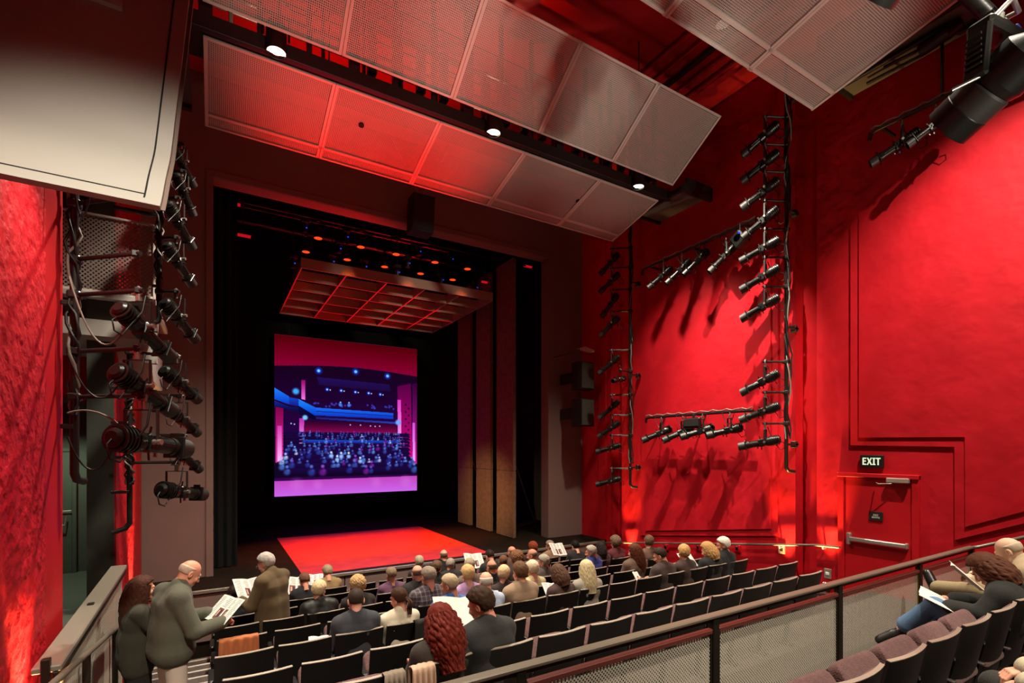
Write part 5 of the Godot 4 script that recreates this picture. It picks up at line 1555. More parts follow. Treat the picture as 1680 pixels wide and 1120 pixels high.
		for z in range(1, nz - 1):
			for y in range(1, ny - 1):
				var i := (z * ny + y) * nx + 1
				for x in range(1, nx - 1):
					var g := f[i]
					if absf(g) < lim:
						var inside := g < 0.0
						if inside != (f[i + 1] < 0.0): quad(mb, vs, ns, vid[i - sy - sz], vid[i - sz], vid[i], vid[i - sy], inside != flip)
						if inside != (f[i + sy] < 0.0): quad(mb, vs, ns, vid[i - 1 - sz], vid[i - 1], vid[i], vid[i - sz], inside != flip)
						if inside != (f[i + sz] < 0.0): quad(mb, vs, ns, vid[i - 1 - sy], vid[i - sy], vid[i], vid[i - 1], inside != flip)
					i += 1
	func quad(mb: Mb, vs: PackedVector3Array, ns: PackedVector3Array, a: int, b: int, d: int, e: int, fwd: bool) -> void:
		if a < 0 or b < 0 or d < 0 or e < 0: return
		if fwd:
			mb.tri(vs[a], vs[b], vs[d], ns[a], ns[b], ns[d]); mb.tri(vs[a], vs[d], vs[e], ns[a], ns[d], ns[e])
		else:
			mb.tri(vs[a], vs[d], vs[b], ns[a], ns[d], ns[b]); mb.tri(vs[a], vs[e], vs[d], ns[a], ns[e], ns[d])

var head_mb := {}
var hand_mb := {}

func head_shape(woman: bool) -> Mb:
	if head_mb.has(woman): return head_mb[woman]
	var g := Field.new(Vector3(-0.1, -0.17, -0.14), Vector3(0.1, 0.14, 0.12), 0.0052)
	var w := 0.94 if woman else 1.0
	g.blob(Vector3(0, 0.032, 0.012), Vector3(0.076, 0.09, 0.094), 0.02)
	g.blob(Vector3(0, -0.03, -0.032), Vector3(0.06 * w, 0.078, 0.06), 0.03)
	g.bone(Vector3(-0.035 * w, -0.075, -0.03), Vector3(0, -0.095, -0.066), 0.026, 0.02, 0.03)
	g.bone(Vector3(0.035 * w, -0.075, -0.03), Vector3(0, -0.095, -0.066), 0.026, 0.02, 0.03)
	g.bone(Vector3(0, -0.06, 0.025), Vector3(0, -0.17, 0.03), 0.05 * w, 0.052 * w, 0.03)
	g.bone(Vector3(-0.03, 0.024, -0.082), Vector3(0.03, 0.024, -0.082), 0.013, 0.013, 0.015)
	for s in [-1.0, 1.0]:
		g.blob(Vector3(s * 0.031, 0.003, -0.098), Vector3(0.017, 0.012, 0.016), 0.012, true)
		g.blob(Vector3(s * 0.04, -0.03, -0.066), Vector3(0.022, 0.022, 0.02), 0.02)
		g.blob(Vector3(s * 0.078, -0.006, 0.014), Vector3(0.011, 0.032, 0.02), 0.006)
		g.blob(Vector3(s * 0.086, -0.004, 0.008), Vector3(0.006, 0.018, 0.01), 0.004, true)
	g.bone(Vector3(0, 0.012, -0.092), Vector3(0, -0.03, -0.113), 0.0075, 0.012, 0.01)
	g.bone(Vector3(-0.012, -0.036, -0.1), Vector3(0.012, -0.036, -0.1), 0.009, 0.009, 0.008)
	g.bone(Vector3(-0.018, -0.06, -0.09), Vector3(0.018, -0.06, -0.09), 0.0075, 0.0075, 0.006)
	g.bone(Vector3(-0.015, -0.073, -0.089), Vector3(0.015, -0.073, -0.089), 0.008, 0.008, 0.006)
	var m := Mb.new()
	g.mesh_into(m)
	head_mb[woman] = m
	return m

func hand_shape(curl: float, woman: bool) -> Mb:
	# right hand from the wrist along -z, palm down, thumb to -x
	var key := "%.1f%s" % [curl, woman]
	if hand_mb.has(key): return hand_mb[key]
	var g := Field.new(Vector3(-0.085, -0.11, -0.21), Vector3(0.06, 0.04, 0.03), 0.0042)
	var s := 0.9 if woman else 1.0
	for x in [-0.024, -0.008, 0.009, 0.025]:
		g.bone(Vector3(x * 0.7, 0, -0.01) * s, Vector3(x, 0.0, -0.085) * s, 0.017 * s, 0.0125 * s, 0.012)
	var ln := [0.9, 1.0, 0.94, 0.74]
	for i in 4:
		var p := Vector3([-0.027, -0.009, 0.01, 0.028][i], 0.0, -0.09) * s
		var a := 0.15
		for j in 3:
			a += curl * [0.9, 1.1, 0.8][j]
			var l: float = [0.042, 0.028, 0.022][j] * ln[i] * s
			var q := p + Vector3(p.x * 0.06, -sin(a) * l, -cos(a) * l)
			g.bone(p, q, (0.0098 - j * 0.0008) * s, (0.0092 - j * 0.001) * s, 0.003)
			p = q
	var t0 := Vector3(-0.02, -0.008, -0.025) * s
	var t1 := Vector3(-0.045, -0.022, -0.055) * s
	var t2 := t1 + Vector3(-0.012 + 0.02 * curl, -0.018, -0.03) * s
	var t3 := t2 + Vector3(0.006 + 0.014 * curl, -0.012, -0.024) * s
	g.bone(t0, t1, 0.016 * s, 0.0125 * s, 0.008)
	g.bone(t1, t2, 0.0115 * s, 0.0102 * s, 0.004)
	g.bone(t2, t3, 0.01 * s, 0.0085 * s, 0.004)
	var m := Mb.new()
	g.mesh_into(m)
	hand_mb[key] = m
	return m

func sitting(over := {}) -> Dictionary:
	var p := {"hl": Vector3(-0.09, 0.5, -0.2), "hr": Vector3(0.09, 0.5, -0.2), "kl": Vector3(-0.12, 0.5, -0.64), "kr": Vector3(0.12, 0.5, -0.64), "al": Vector3(-0.12, 0.09, -0.62), "ar": Vector3(0.12, 0.09, -0.62),
		"tl": Vector3(-0.14, 0.04, -0.78), "tr": Vector3(0.14, 0.04, -0.78), "wa": Vector3(0, 0.66, -0.18), "ch": Vector3(0, 0.87, -0.16), "ne": Vector3(0, 1.0, -0.16), "he": Vector3(0, 1.14, -0.18),
		"sl": Vector3(-0.165, 0.93, -0.16), "sr": Vector3(0.165, 0.93, -0.16), "el": Vector3(-0.22, 0.68, -0.24), "er": Vector3(0.22, 0.68, -0.24), "wl": Vector3(-0.12, 0.6, -0.46), "wr": Vector3(0.12, 0.6, -0.46),
		"fl": Vector3(0.4, -0.3, -0.9), "fr": Vector3(-0.4, -0.3, -0.9), "pl": Vector3(0, -1, 0), "pr": Vector3(0, -1, 0), "curl": 0.45, "yaw": 0.0, "nod": 0.12, "tilt": 0.0, "girth": 1.0}
	p.merge(over, true)
	return p

func standing(over := {}) -> Dictionary:
	var p := {"hl": Vector3(-0.09, 0.9, 0), "hr": Vector3(0.09, 0.9, 0), "kl": Vector3(-0.11, 0.49, -0.02), "kr": Vector3(0.11, 0.49, -0.02), "al": Vector3(-0.11, 0.09, 0.02), "ar": Vector3(0.11, 0.09, 0.02),
		"tl": Vector3(-0.14, 0.04, -0.15), "tr": Vector3(0.14, 0.04, -0.15), "wa": Vector3(0, 1.08, 0), "ch": Vector3(0, 1.3, 0), "ne": Vector3(0, 1.46, -0.02), "he": Vector3(0, 1.6, -0.05),
		"sl": Vector3(-0.18, 1.39, 0), "sr": Vector3(0.18, 1.39, 0), "el": Vector3(-0.25, 1.1, -0.02), "er": Vector3(0.25, 1.1, -0.02), "wl": Vector3(-0.2, 1.05, -0.27), "wr": Vector3(0.2, 1.05, -0.27),
		"fl": Vector3(0.3, 0.0, -0.9), "fr": Vector3(-0.3, 0.0, -0.9), "pl": Vector3(0.4, -0.8, 0), "pr": Vector3(-0.4, -0.8, 0), "curl": 0.6, "yaw": 0.0, "nod": 0.2, "tilt": 0.0, "girth": 1.0}
	p.merge(over, true)
	return p

func head_tf(p: Dictionary) -> Transform3D:
	return Transform3D(Basis(Vector3.UP, p.yaw) * Basis(Vector3.RIGHT, -p.nod) * Basis(Vector3.BACK, p.tilt), p.he)

func torso(g: Field, p: Dictionary, e: float, hips: bool) -> void:
	# e: how far the cloth stands off the body
	var q: float = p.girth
	var ax: Vector3 = (p.sr - p.sl).normalized()
	var hm: Vector3 = (p.hl + p.hr) * 0.5
	for s in [-1.0, 1.0]:
		if hips: g.bone(hm + ax * 0.07 * s, p.wa + ax * 0.055 * s * q, 0.118 * q + e, 0.1 * q + e, 0.05)
		g.bone(p.wa + ax * 0.055 * s * q, p.ch + ax * 0.08 * s, 0.1 * q + e, 0.1 + e, 0.05)
		g.bone(p.ch + ax * 0.08 * s, p.ch + ax * 0.07 * s + (p.ne - p.ch) * 0.55, 0.1 + e, 0.07 + e, 0.05)
		var sh: Vector3 = p.sl if s < 0 else p.sr
		g.bone(p.ne - (p.ne - p.ch) * 0.15, sh, 0.052 + e, 0.056 + e, 0.04)

func arm(g: Field, p: Dictionary, side: String, e: float, to: float, cuff: float) -> void:
	var s: Vector3 = p["s" + side]
	var el: Vector3 = p["e" + side]
	var w: Vector3 = p["w" + side]
	if to <= 0.5:
		g.bone(s, s.lerp(el, to * 2.0), 0.054 + e, 0.049 + e * 1.4, 0.03)
		return
	g.bone(s, el, 0.052 + e, 0.041 + e, 0.03)
	g.bone(el, el.lerp(w, (to - 0.5) * 2.0), 0.041 + e, 0.028 + e + cuff, 0.02)

func leg(g: Field, p: Dictionary, side: String, e: float, to: float, flare: float) -> void:
	var h: Vector3 = p["h" + side]
	var k: Vector3 = p["k" + side]
	var a: Vector3 = p["a" + side]
	g.bone(h, k, 0.082 + e, 0.056 + e, 0.04)
	if to > 0.5:
		var m: Vector3 = k.lerp(a, 0.3)
		if to > 0.6: g.bone(k, m, 0.055 + e, 0.054 + e, 0.02); g.bone(m, k.lerp(a, (to - 0.5) * 2.0), 0.054 + e, 0.036 + e + flare, 0.02)
		else: g.bone(k, k.lerp(a, (to - 0.5) * 2.0), 0.056 + e, 0.06 + e, 0.02)

func bounds(p: Dictionary) -> Array:
	var lo := Vector3(9, 9, 9)
	var hi := -lo
	for k in p:
		if p[k] is Vector3 and not (k in ["fl", "fr", "pl", "pr"]):
			lo = lo.min(p[k]); hi = hi.max(p[k])
	return [lo - Vector3(0.22, 0.1, 0.22), hi + Vector3(0.22, 0.1, 0.22)]

func body_mesh(key: String, p: Dictionary, woman: bool) -> ArrayMesh:
	if mesh_cache.has(key): return mesh_cache[key]
	var bb := bounds(p)
	var g := Field.new(bb[0], bb[1], 0.0165)
	torso(g, p, -0.016, true)
	for s in ["l", "r"]:
		arm(g, p, s, -0.008, 1.0, 0.0)
		leg(g, p, s, -0.01, 1.0, 0.004)
		g.bone(p["a" + s], p["t" + s], 0.034, 0.026, 0.02)
	g.bone(p.ne - (p.ne - p.ch) * 0.2, p.he + head_tf(p).basis * Vector3(0, -0.12, 0.03), 0.056 if not woman else 0.05, 0.046 if not woman else 0.042, 0.03)
	var m := Mb.new()
	g.mesh_into(m)
	m.add(head_shape(woman), head_tf(p))
	for s in ["l", "r"]:
		var f: Vector3 = p["f" + s].normalized()
		var up: Vector3 = -(p["p" + s] as Vector3)
		up = (up - f * up.dot(f)).normalized()
		var x := up.cross(-f).normalized()
		var b := Basis(x, up, -f)
		var tf := Transform3D(b, p["w" + s])
		if s == "l":
			# the mirrored hand
			var src := hand_shape(p.curl, woman)
			for i in range(0, src.v.size(), 3):
				var t := [0, 1, 2]
				var vv := []
				var nn := []
				for j in t:
					var a := src.v[i + j]; var c := src.n[i + j]
					vv.append(tf * Vector3(-a.x, a.y, a.z)); nn.append(b * Vector3(-c.x, c.y, c.z))
				m.tri(vv[0], vv[1], vv[2], nn[0], nn[1], nn[2])
		else:
			m.add(hand_shape(p.curl, woman), tf)
	mesh_cache[key] = m.mesh()
	return mesh_cache[key]

func top_mesh(key: String, p: Dictionary, e: float, sleeve: float, skirt: float, collar: float) -> ArrayMesh:
	# shirt or jacket; skirt: how far it hangs below the waist line
	var kk := "%s_top_%s_%s_%s_%s" % [key, e, sleeve, skirt, collar]
	if mesh_cache.has(kk): return mesh_cache[kk]
	var bb := bounds(p)
	var g := Field.new(bb[0], bb[1], 0.0155)
	torso(g, p, e, true)
	for s in ["l", "r"]: arm(g, p, s, e, sleeve, 0.006)
	if skirt > 0.0:
		var hm: Vector3 = (p.hl + p.hr) * 0.5
		for s in [-1.0, 1.0]:
			g.bone(p.wa + Vector3(0.07 * s, 0, 0), hm + Vector3(0.09 * s, -skirt, 0), 0.11 * p.girth + e, 0.105 * p.girth + e, 0.04)
	if collar > 0.0:
		g.bone(p.ne - Vector3(0, 0.05, 0), p.ne + (p.he - p.ne) * 0.2 + Vector3(0, 0, 0.012), 0.075 + e * 0.5, collar, 0.02)
	var m := Mb.new()
	g.mesh_into(m)
	mesh_cache[kk] = m.mesh()
	return mesh_cache[kk]

func legs_mesh(key: String, p: Dictionary, e: float, to: float, flare: float) -> ArrayMesh:
	var kk := "%s_legs_%s_%s_%s" % [key, e, to, flare]
	if mesh_cache.has(kk): return mesh_cache[kk]
	var bb := bounds(p)
	var g := Field.new(bb[0], bb[1], 0.016)
	var hm: Vector3 = (p.hl + p.hr) * 0.5
	for s in [-1.0, 1.0]: g.bone(hm + Vector3(0.06 * s, 0.02, 0), hm.lerp(p.wa, 0.5) + Vector3(0.05 * s, 0, 0), 0.112 * p.girth + e, 0.095 * p.girth + e, 0.05)
	for s in ["l", "r"]: leg(g, p, s, e, to, flare)
	var m := Mb.new()
	g.mesh_into(m)
	mesh_cache[kk] = m.mesh()
	return mesh_cache[kk]

func shoe_mesh(key: String, p: Dictionary, s: String) -> ArrayMesh:
	var kk := key + "_shoe_" + s
	if mesh_cache.has(kk): return mesh_cache[kk]
	var a: Vector3 = p["a" + s]
	var t: Vector3 = p["t" + s]
	var lo := a.min(t) - Vector3.ONE * 0.09
	var hi := a.max(t) + Vector3.ONE * 0.09
	var g := Field.new(lo, hi, 0.008)
	var d := (t - a)
	var flat := (t - a).normalized()
	var heel := a - Vector3(0, 0.035, 0) - flat * 0.02
	g.bone(a - Vector3(0, 0.01, 0), heel, 0.043, 0.042, 0.02)
	g.bone(heel, t + d * 0.12, 0.042, 0.036, 0.03)
	g.bone(a.lerp(t, 0.4), t, 0.04, 0.036, 0.03)
	var m := Mb.new()
	g.mesh_into(m)
	mesh_cache[kk] = m.mesh()
	return mesh_cache[kk]

func hair_mesh(kind: String, sd: int) -> ArrayMesh:
	# locks round the skull, in head space (face to -z)
	var kk := "hair_%s_%d" % [kind, sd]
	if mesh_cache.has(kk): return mesh_cache[kk]
	var nz := FastNoiseLite.new()
	nz.seed = sd
	nz.frequency = 1.0
	nz.fractal_octaves = 3
	var m := Mb.new()
	var cc := Vector3(0, 0.032, 0.012)
	var cr := Vector3(0.078, 0.092, 0.096)
	var thick := 0.014
	var line := -0.15         # how low on the forehead
	var nape := -0.62
	var curl := 0.0
	var strand := 0.0035
	if kind == "bald": thick = 0.006; nape = -0.6; strand = 0.002
	if kind == "crop": thick = 0.006; strand = 0.0016
	if kind == "full": thick = 0.024; nape = -0.8; strand = 0.005
	if kind == "bob": thick = 0.03; nape = -1.0; strand = 0.004
	if kind == "curly": thick = 0.045; nape = -0.95; curl = 0.016
	if kind == "long" or kind == "redlong": thick = 0.026; strand = 0.005
	if kind == "pony": thick = 0.013; strand = 0.003
	var f := func(u, w):
		var az: float = TAU * u            # 0 at the back, PI at the face
		var el: float = PI * (0.5 - w)
		var d := Vector3(cos(el) * sin(az), sin(el), cos(el) * cos(az))
		var keep := 1.0
		# forehead and face are free
		var front := smoothstep(0.1, -0.35, d.z)
		var hl: float = lerpf(0.05, 0.52, smoothstep(0.0, -0.75, d.z))
		keep *= 1.0 - front * smoothstep(hl + 0.06, hl - 0.06, d.y)
		keep *= smoothstep(nape - 0.1, nape + 0.08, d.y)
		if kind == "bald": keep *= smoothstep(0.42, 0.2, d.y) * smoothstep(-0.45, -0.1, d.z)
		if kind in ["short", "crop", "full", "bald"]: keep *= 1.0 - smoothstep(0.35, -0.1, d.z) * smoothstep(0.12, -0.15, d.y) * 0.9
		var t: float = thick * (0.75 + 0.35 * maxf(0.0, d.y))
		var part := 0.0
		if kind != "bald" and kind != "curly": part = -0.006 * exp(-pow((d.x - 0.3) / 0.08, 2.0)) * maxf(0.0, d.y)
		t += strand * (sin(az * 31.0 + 5.0 * nz.get_noise_3d(d.x * 3.0, d.y * 2.0, d.z * 3.0)) * 0.6 + nz.get_noise_3d(d.x * 9.0, d.y * 5.0, d.z * 9.0)) + part
		if curl > 0.0: t += curl * (nz.get_noise_3d(d.x * 7.0, d.y * 7.0, d.z * 7.0) + 0.6 * nz.get_noise_3d(d.x * 16.0, d.y * 16.0, d.z * 16.0))
		var base := cc + cr * d
		var out := base + d * t
		var inn := cc + cr * d * 0.84
		var r := inn.lerp(out, keep)
		if kind == "bob" and d.y < -0.1: r.y -= 0.05 * keep * smoothstep(-0.1, -0.7, d.y); r.x *= 1.0 + 0.12 * keep
		return r
	m.surf(44 if kind != "curly" else 60, 26 if kind != "curly" else 36, f, true)
	if kind == "long" or kind == "redlong" or kind == "bob":
		var len: float = {"long": 0.24, "redlong": 0.3, "bob": 0.1}[kind]
		var wild: float = 0.015 if kind == "redlong" else 0.004
		var cur := func(u, w):
			# a curtain round the back of the head, closed inside by the neck
			var a: float = lerpf(-2.1, 2.1, u)
			var y: float = lerpf(0.06, -0.08 - len, w)
			var sp := 1.0 + (0.35 if kind == "redlong" else 0.12) * sin(PI * minf(1.0, w * 1.25)) - 0.25 * smoothstep(0.7, 1.0, w)
			var rx := 0.096 * sp
			var rz := 0.118 * sp
			var k := sin(a * 17.0 + 4.0 * nz.get_noise_2d(a * 2.0, y * 9.0) + (y * 95.0 if kind == "redlong" else 0.0)) * 0.45 + nz.get_noise_2d(a * 7.0, y * 22.0)
			var e := wild * k + 0.004 * k
			return Vector3(sin(a) * (rx + e), y, 0.012 + cos(a) * (rz + e) + 0.03 * w)
		m.sheet(64, 26, cur, 0.014)
	if kind == "pony":
		var tail := []
		for i in 12:
			var s := i / 11.0
			tail.append(Vector3(0.004 * sin(i), -0.01 - 0.17 * s, 0.118 + 0.035 * sin(PI * minf(1.0, s * 1.6)) ))
		for q in [Vector3.ZERO, Vector3(0.012, 0.0, 0.004), Vector3(-0.012, 0.004, 0.0), Vector3(0.0, 0.0, 0.014)]:
			var pp := []
			for i in 12: pp.append(tail[i] + q * (1.0 + 0.8 * sin(PI * i / 11.0)))
			m.path(pp, 0.014, 7)
		m.ball(Vector3(0, 0.0, 0.112), Vector3(0.026, 0.022, 0.022), 12, 8)
	mesh_cache[kk] = m.mesh()
	return mesh_cache[kk]

func cloth(c: Color, tex: Texture2D = null) -> StandardMaterial3D:
	var key := "cloth_%s%s" % [c.to_html(), "" if tex == null else "_t"]
	if M.has(key): return M[key]
	var m := mat(key, c, 0.92, 0.0, {"rim": 0.3, "normal": M["carpet"].normal_texture, "nscale": 0.5, "tri": 5.0, "world": false})
	if tex: m.albedo_texture = tex
	return m

func skin(c: Color) -> StandardMaterial3D:
	var key := "skin_" + c.to_html()
	if M.has(key): return M[key]
	var m := mat(key, c, 0.55, 0.0, {"spec": 0.4})
	return m

func hair_mat(c: Color) -> StandardMaterial3D:
	var key := "hair_" + c.to_html()
	if M.has(key): return M[key]
	c = c.lerp(Color(c.v, c.v, c.v) * 0.8, 0.08)
	return mat(key, c, 0.62, 0.0, {"spec": 0.25, "rim": 0.3})

func person(label: String, key: String, pose: Dictionary, at: Vector3, turn: float, s: float, o: Dictionary) -> Node3D:
	# o: woman, skin, hair [kind, colour], top [colour, e, sleeve, skirt, collar], legs [colour, e, to, flare], shoe colour
	var t := thing("person", label, "person", at, turn)
	t.scale = Vector3(s * o.get("wide", 1.0), s, s * o.get("wide", 1.0))
	var woman: bool = o.get("woman", false)
	key += "w" if woman else "m"
	var sk: StandardMaterial3D = skin(o.get("skin", rgb(214, 150, 122)))
	obj("body", body_mesh(key, pose, woman), sk, t)
	var tp: Array = o.top
	obj(o.get("topname", "shirt"), top_mesh(key, pose, tp[1], tp[2], tp[3], tp[4]), cloth(tp[0], o.get("tex", null)), t)
	if o.has("collar"):
		var cm := Mb.new()
		cm.tube(pose.ne - Vector3(0, 0.03, 0.0), pose.ne + (pose.he - pose.ne) * 0.24 + Vector3(0, 0, 0.012), 0.07, 0.062, 18, false)
		obj("collar", cm, cloth(o.collar), t)
	var lg: Array = o.get("legs", [rgb(30, 30, 34), 0.012, 0.97, 0.02])
	obj(o.get("legname", "trousers"), legs_mesh(key, pose, lg[1], lg[2], lg[3]), cloth(lg[0]), t)
	for q in ["l", "r"]:
		obj("shoe", shoe_mesh(key, pose, q), mat_shoe(o.get("shoe", rgb(24, 22, 22))), t)
	var tf := head_tf(pose)
	if o.has("hair"):
		var h := obj("hair", hair_mesh(o.hair[0], o.get("seed", 3)), hair_mat(o.hair[1]), t)
		h.transform = tf
	if o.get("eyes", false):
		for q in [-1.0, 1.0]:
			var e := obj("eye", Mb.new().ball(Vector3.ZERO, Vector3.ONE * 0.0115, 12, 8), M["eye_white"], t)
			e.transform = tf * Transform3D(Basis(), Vector3(q * 0.031, 0.004, -0.083))
			var ir := obj("iris", Mb.new().ball(Vector3.ZERO, Vector3(0.0055, 0.0055, 0.002), 10, 6), M["eye_iris"], e)
			ir.position = Vector3(0, -0.0015, -0.0108)
			var br := obj("eyebrow", Mb.new().path([Vector3(q * 0.014, 0.021, -0.098), Vector3(q * 0.03, 0.026, -0.094), Vector3(q * 0.046, 0.021, -0.081)], 0.0035, 6), hair_mat(o.hair[1] if o.has("hair") else rgb(120, 100, 90)), t)
			br.transform = tf
		var lp := obj("lips", Mb.new().path([Vector3(-0.021, -0.066, -0.088), Vector3(-0.007, -0.063, -0.0975), Vector3(0.007, -0.063, -0.0975), Vector3(0.021, -0.066, -0.088)], 0.0045, 6), M["lip"], t)
		lp.transform = tf
	if o.get("glasses", false):
		var gl := Mb.new()
		for q in [-1.0, 1.0]:
			var ring := []
			for i in 15: ring.append(Vector3(q * 0.032 + 0.021 * cos(TAU * i / 14.0), 0.002 + 0.016 * sin(TAU * i / 14.0), -0.112))
			gl.path(ring, 0.0016, 5)
			gl.path([Vector3(q * 0.053, 0.006, -0.112), Vector3(q * 0.08, 0.006, -0.08), Vector3(q * 0.083, 0.004, 0.01)], 0.0016, 5)
		gl.path([Vector3(-0.011, 0.006, -0.112), Vector3(0, 0.009, -0.116), Vector3(0.011, 0.006, -0.112)], 0.0016, 5)
		obj("glasses", gl, M["bare_steel"], t).transform = tf
	if o.has("beard"):
		var bd := Mb.new()
		bd.surf(20, 10, func(u, w):
			var a: float = lerpf(-1.35, 1.35, u)
			var y: float = lerpf(-0.05, -0.118, w)
			return Vector3(sin(a) * lerpf(0.066, 0.045, w), y - 0.006 * cos(a) * w, -0.026 - cos(a) * lerpf(0.066, 0.06, w)))
		obj("beard", bd, hair_mat(o.beard), t).transform = tf
	return t

func mat_shoe(c: Color) -> StandardMaterial3D:
	var key := "shoe_" + c.to_html()
	if M.has(key): return M[key]
	return mat(key, c, 0.35)

func print_tex() -> ImageTexture:
	# a programme's page: a block picture and grey lines of text
	var im := Image.create(128, 96, false, Image.FORMAT_RGB8)
	im.fill(rgb(226, 222, 212))
	var r := rng_at(4)
	im.fill_rect(Rect2i(8, 10, 44, 40), rgb(120, 60, 56))
	im.fill_rect(Rect2i(14, 16, 14, 28), rgb(40, 34, 36))
	im.fill_rect(Rect2i(32, 20, 12, 22), rgb(186, 150, 130))
	for y in range(56, 88, 5): im.fill_rect(Rect2i(8, y, r.randi_range(30, 46), 2), rgb(120, 118, 114))
	for y in range(12, 88, 5): im.fill_rect(Rect2i(72, y, r.randi_range(32, 48), 2), rgb(130, 128, 124))
	return ImageTexture.create_from_image(im)

func programme(label: String, at: Vector3, face: Vector3, up: Vector3, w: float, h: float, open: float, m: Material, group := "") -> void:
	# an open booklet: two bent leaves and a spine; face is where the pages look
	var z := face.normalized()
	var x := up.cross(z).normalized()
	var t := thing("programme", label, "booklet", at, 0.0, group)
	var b := Basis(x, z.cross(x), z)
	for s in [-1.0, 1.0]:
		var pg := Mb.new()
		pg.sheet(8, 4, func(u, v):
			var d: float = u * w * 0.5
			return b * Vector3(s * d * cos(open), (v - 0.5) * h, d * sin(open) + 0.012 * sin(PI * u)), 0.003)
		obj("page", pg, m, t)
	obj("spine", Mb.new().tube(b * Vector3(0, -h * 0.5, -0.002), b * Vector3(0, h * 0.5, -0.002), 0.003, -1, 6), M["paper"], t)

# row (from the rail), x, head above seat back, look, label
const SEATED := [
	[1, 1.45, 0.2, "redhair"], [1, 1.83, 0.29, "suit"],
	[3, 1.23, 0.27, "grey"], [3, 1.7, 0.21, "pony"], [3, 2.31, 0.28, "bluecollar"], [3, 2.74, 0.25, "whitebald"], [3, 3.24, 0.3, "knit"], [3, 3.86, 0.16, "child"], [3, 4.26, 0.19, "blondelong"],
	[3, 5.74, 0.23, "suitread"], [3, 6.22, 0.22, "blondbrown"], [3, 6.8, 0.2, "blonderead"], [3, 7.16, 0.25, "whiteblack"],
	[4, 2.42, 0.32, "plaid"], [4, 2.94, 0.27, "lilac"], [4, 3.52, 0.16, "blondshort"], [4, 4.02, 0.21, "cream"], [4, 6.04, 0.25, "longbrown"],
	[5, 1.2, 0.25, "leather"], [5, 1.72, 0.23, "curlyblond"], [5, 2.55, 0.3, "bald"], [5, 3.43, 0.3, "greywoman"], [5, 3.83, 0.23, "bald2"], [5, 4.28, 0.3, "browncurly"], [5, 4.83, 0.15, "grey3"], [5, 5.89, 0.26, "bluejacket"], [5, 7.33, 0.3, "brownman"],
	[6, 0.24, 0.26, "blackwoman"], [6, 2.47, 0.24, "purple"], [6, 3.22, 0.25, "brown"], [6, 4.55, 0.2, "redtop"], [6, 5.2, 0.26, "bald3"], [6, 6.86, 0.2, "dark"], [6, 7.3, 0.29, "maroon"],
	[7, 1.3, 0.26, "reader"], [7, 3.87, 0.2, "profile"], [7, 4.78, 0.28, "news"], [7, 5.29, 0.3, "baldred"], [7, 6.93, 0.25, "magazine"],
	[8, 1.82, 0.27, "tan"], [8, 3.61, 0.24, "grey2"], [8, 4.12, 0.32, "baldfront"], [8, 6.39, 0.24, "redcurly"], [8, 6.88, 0.24, "tanjacket"]]

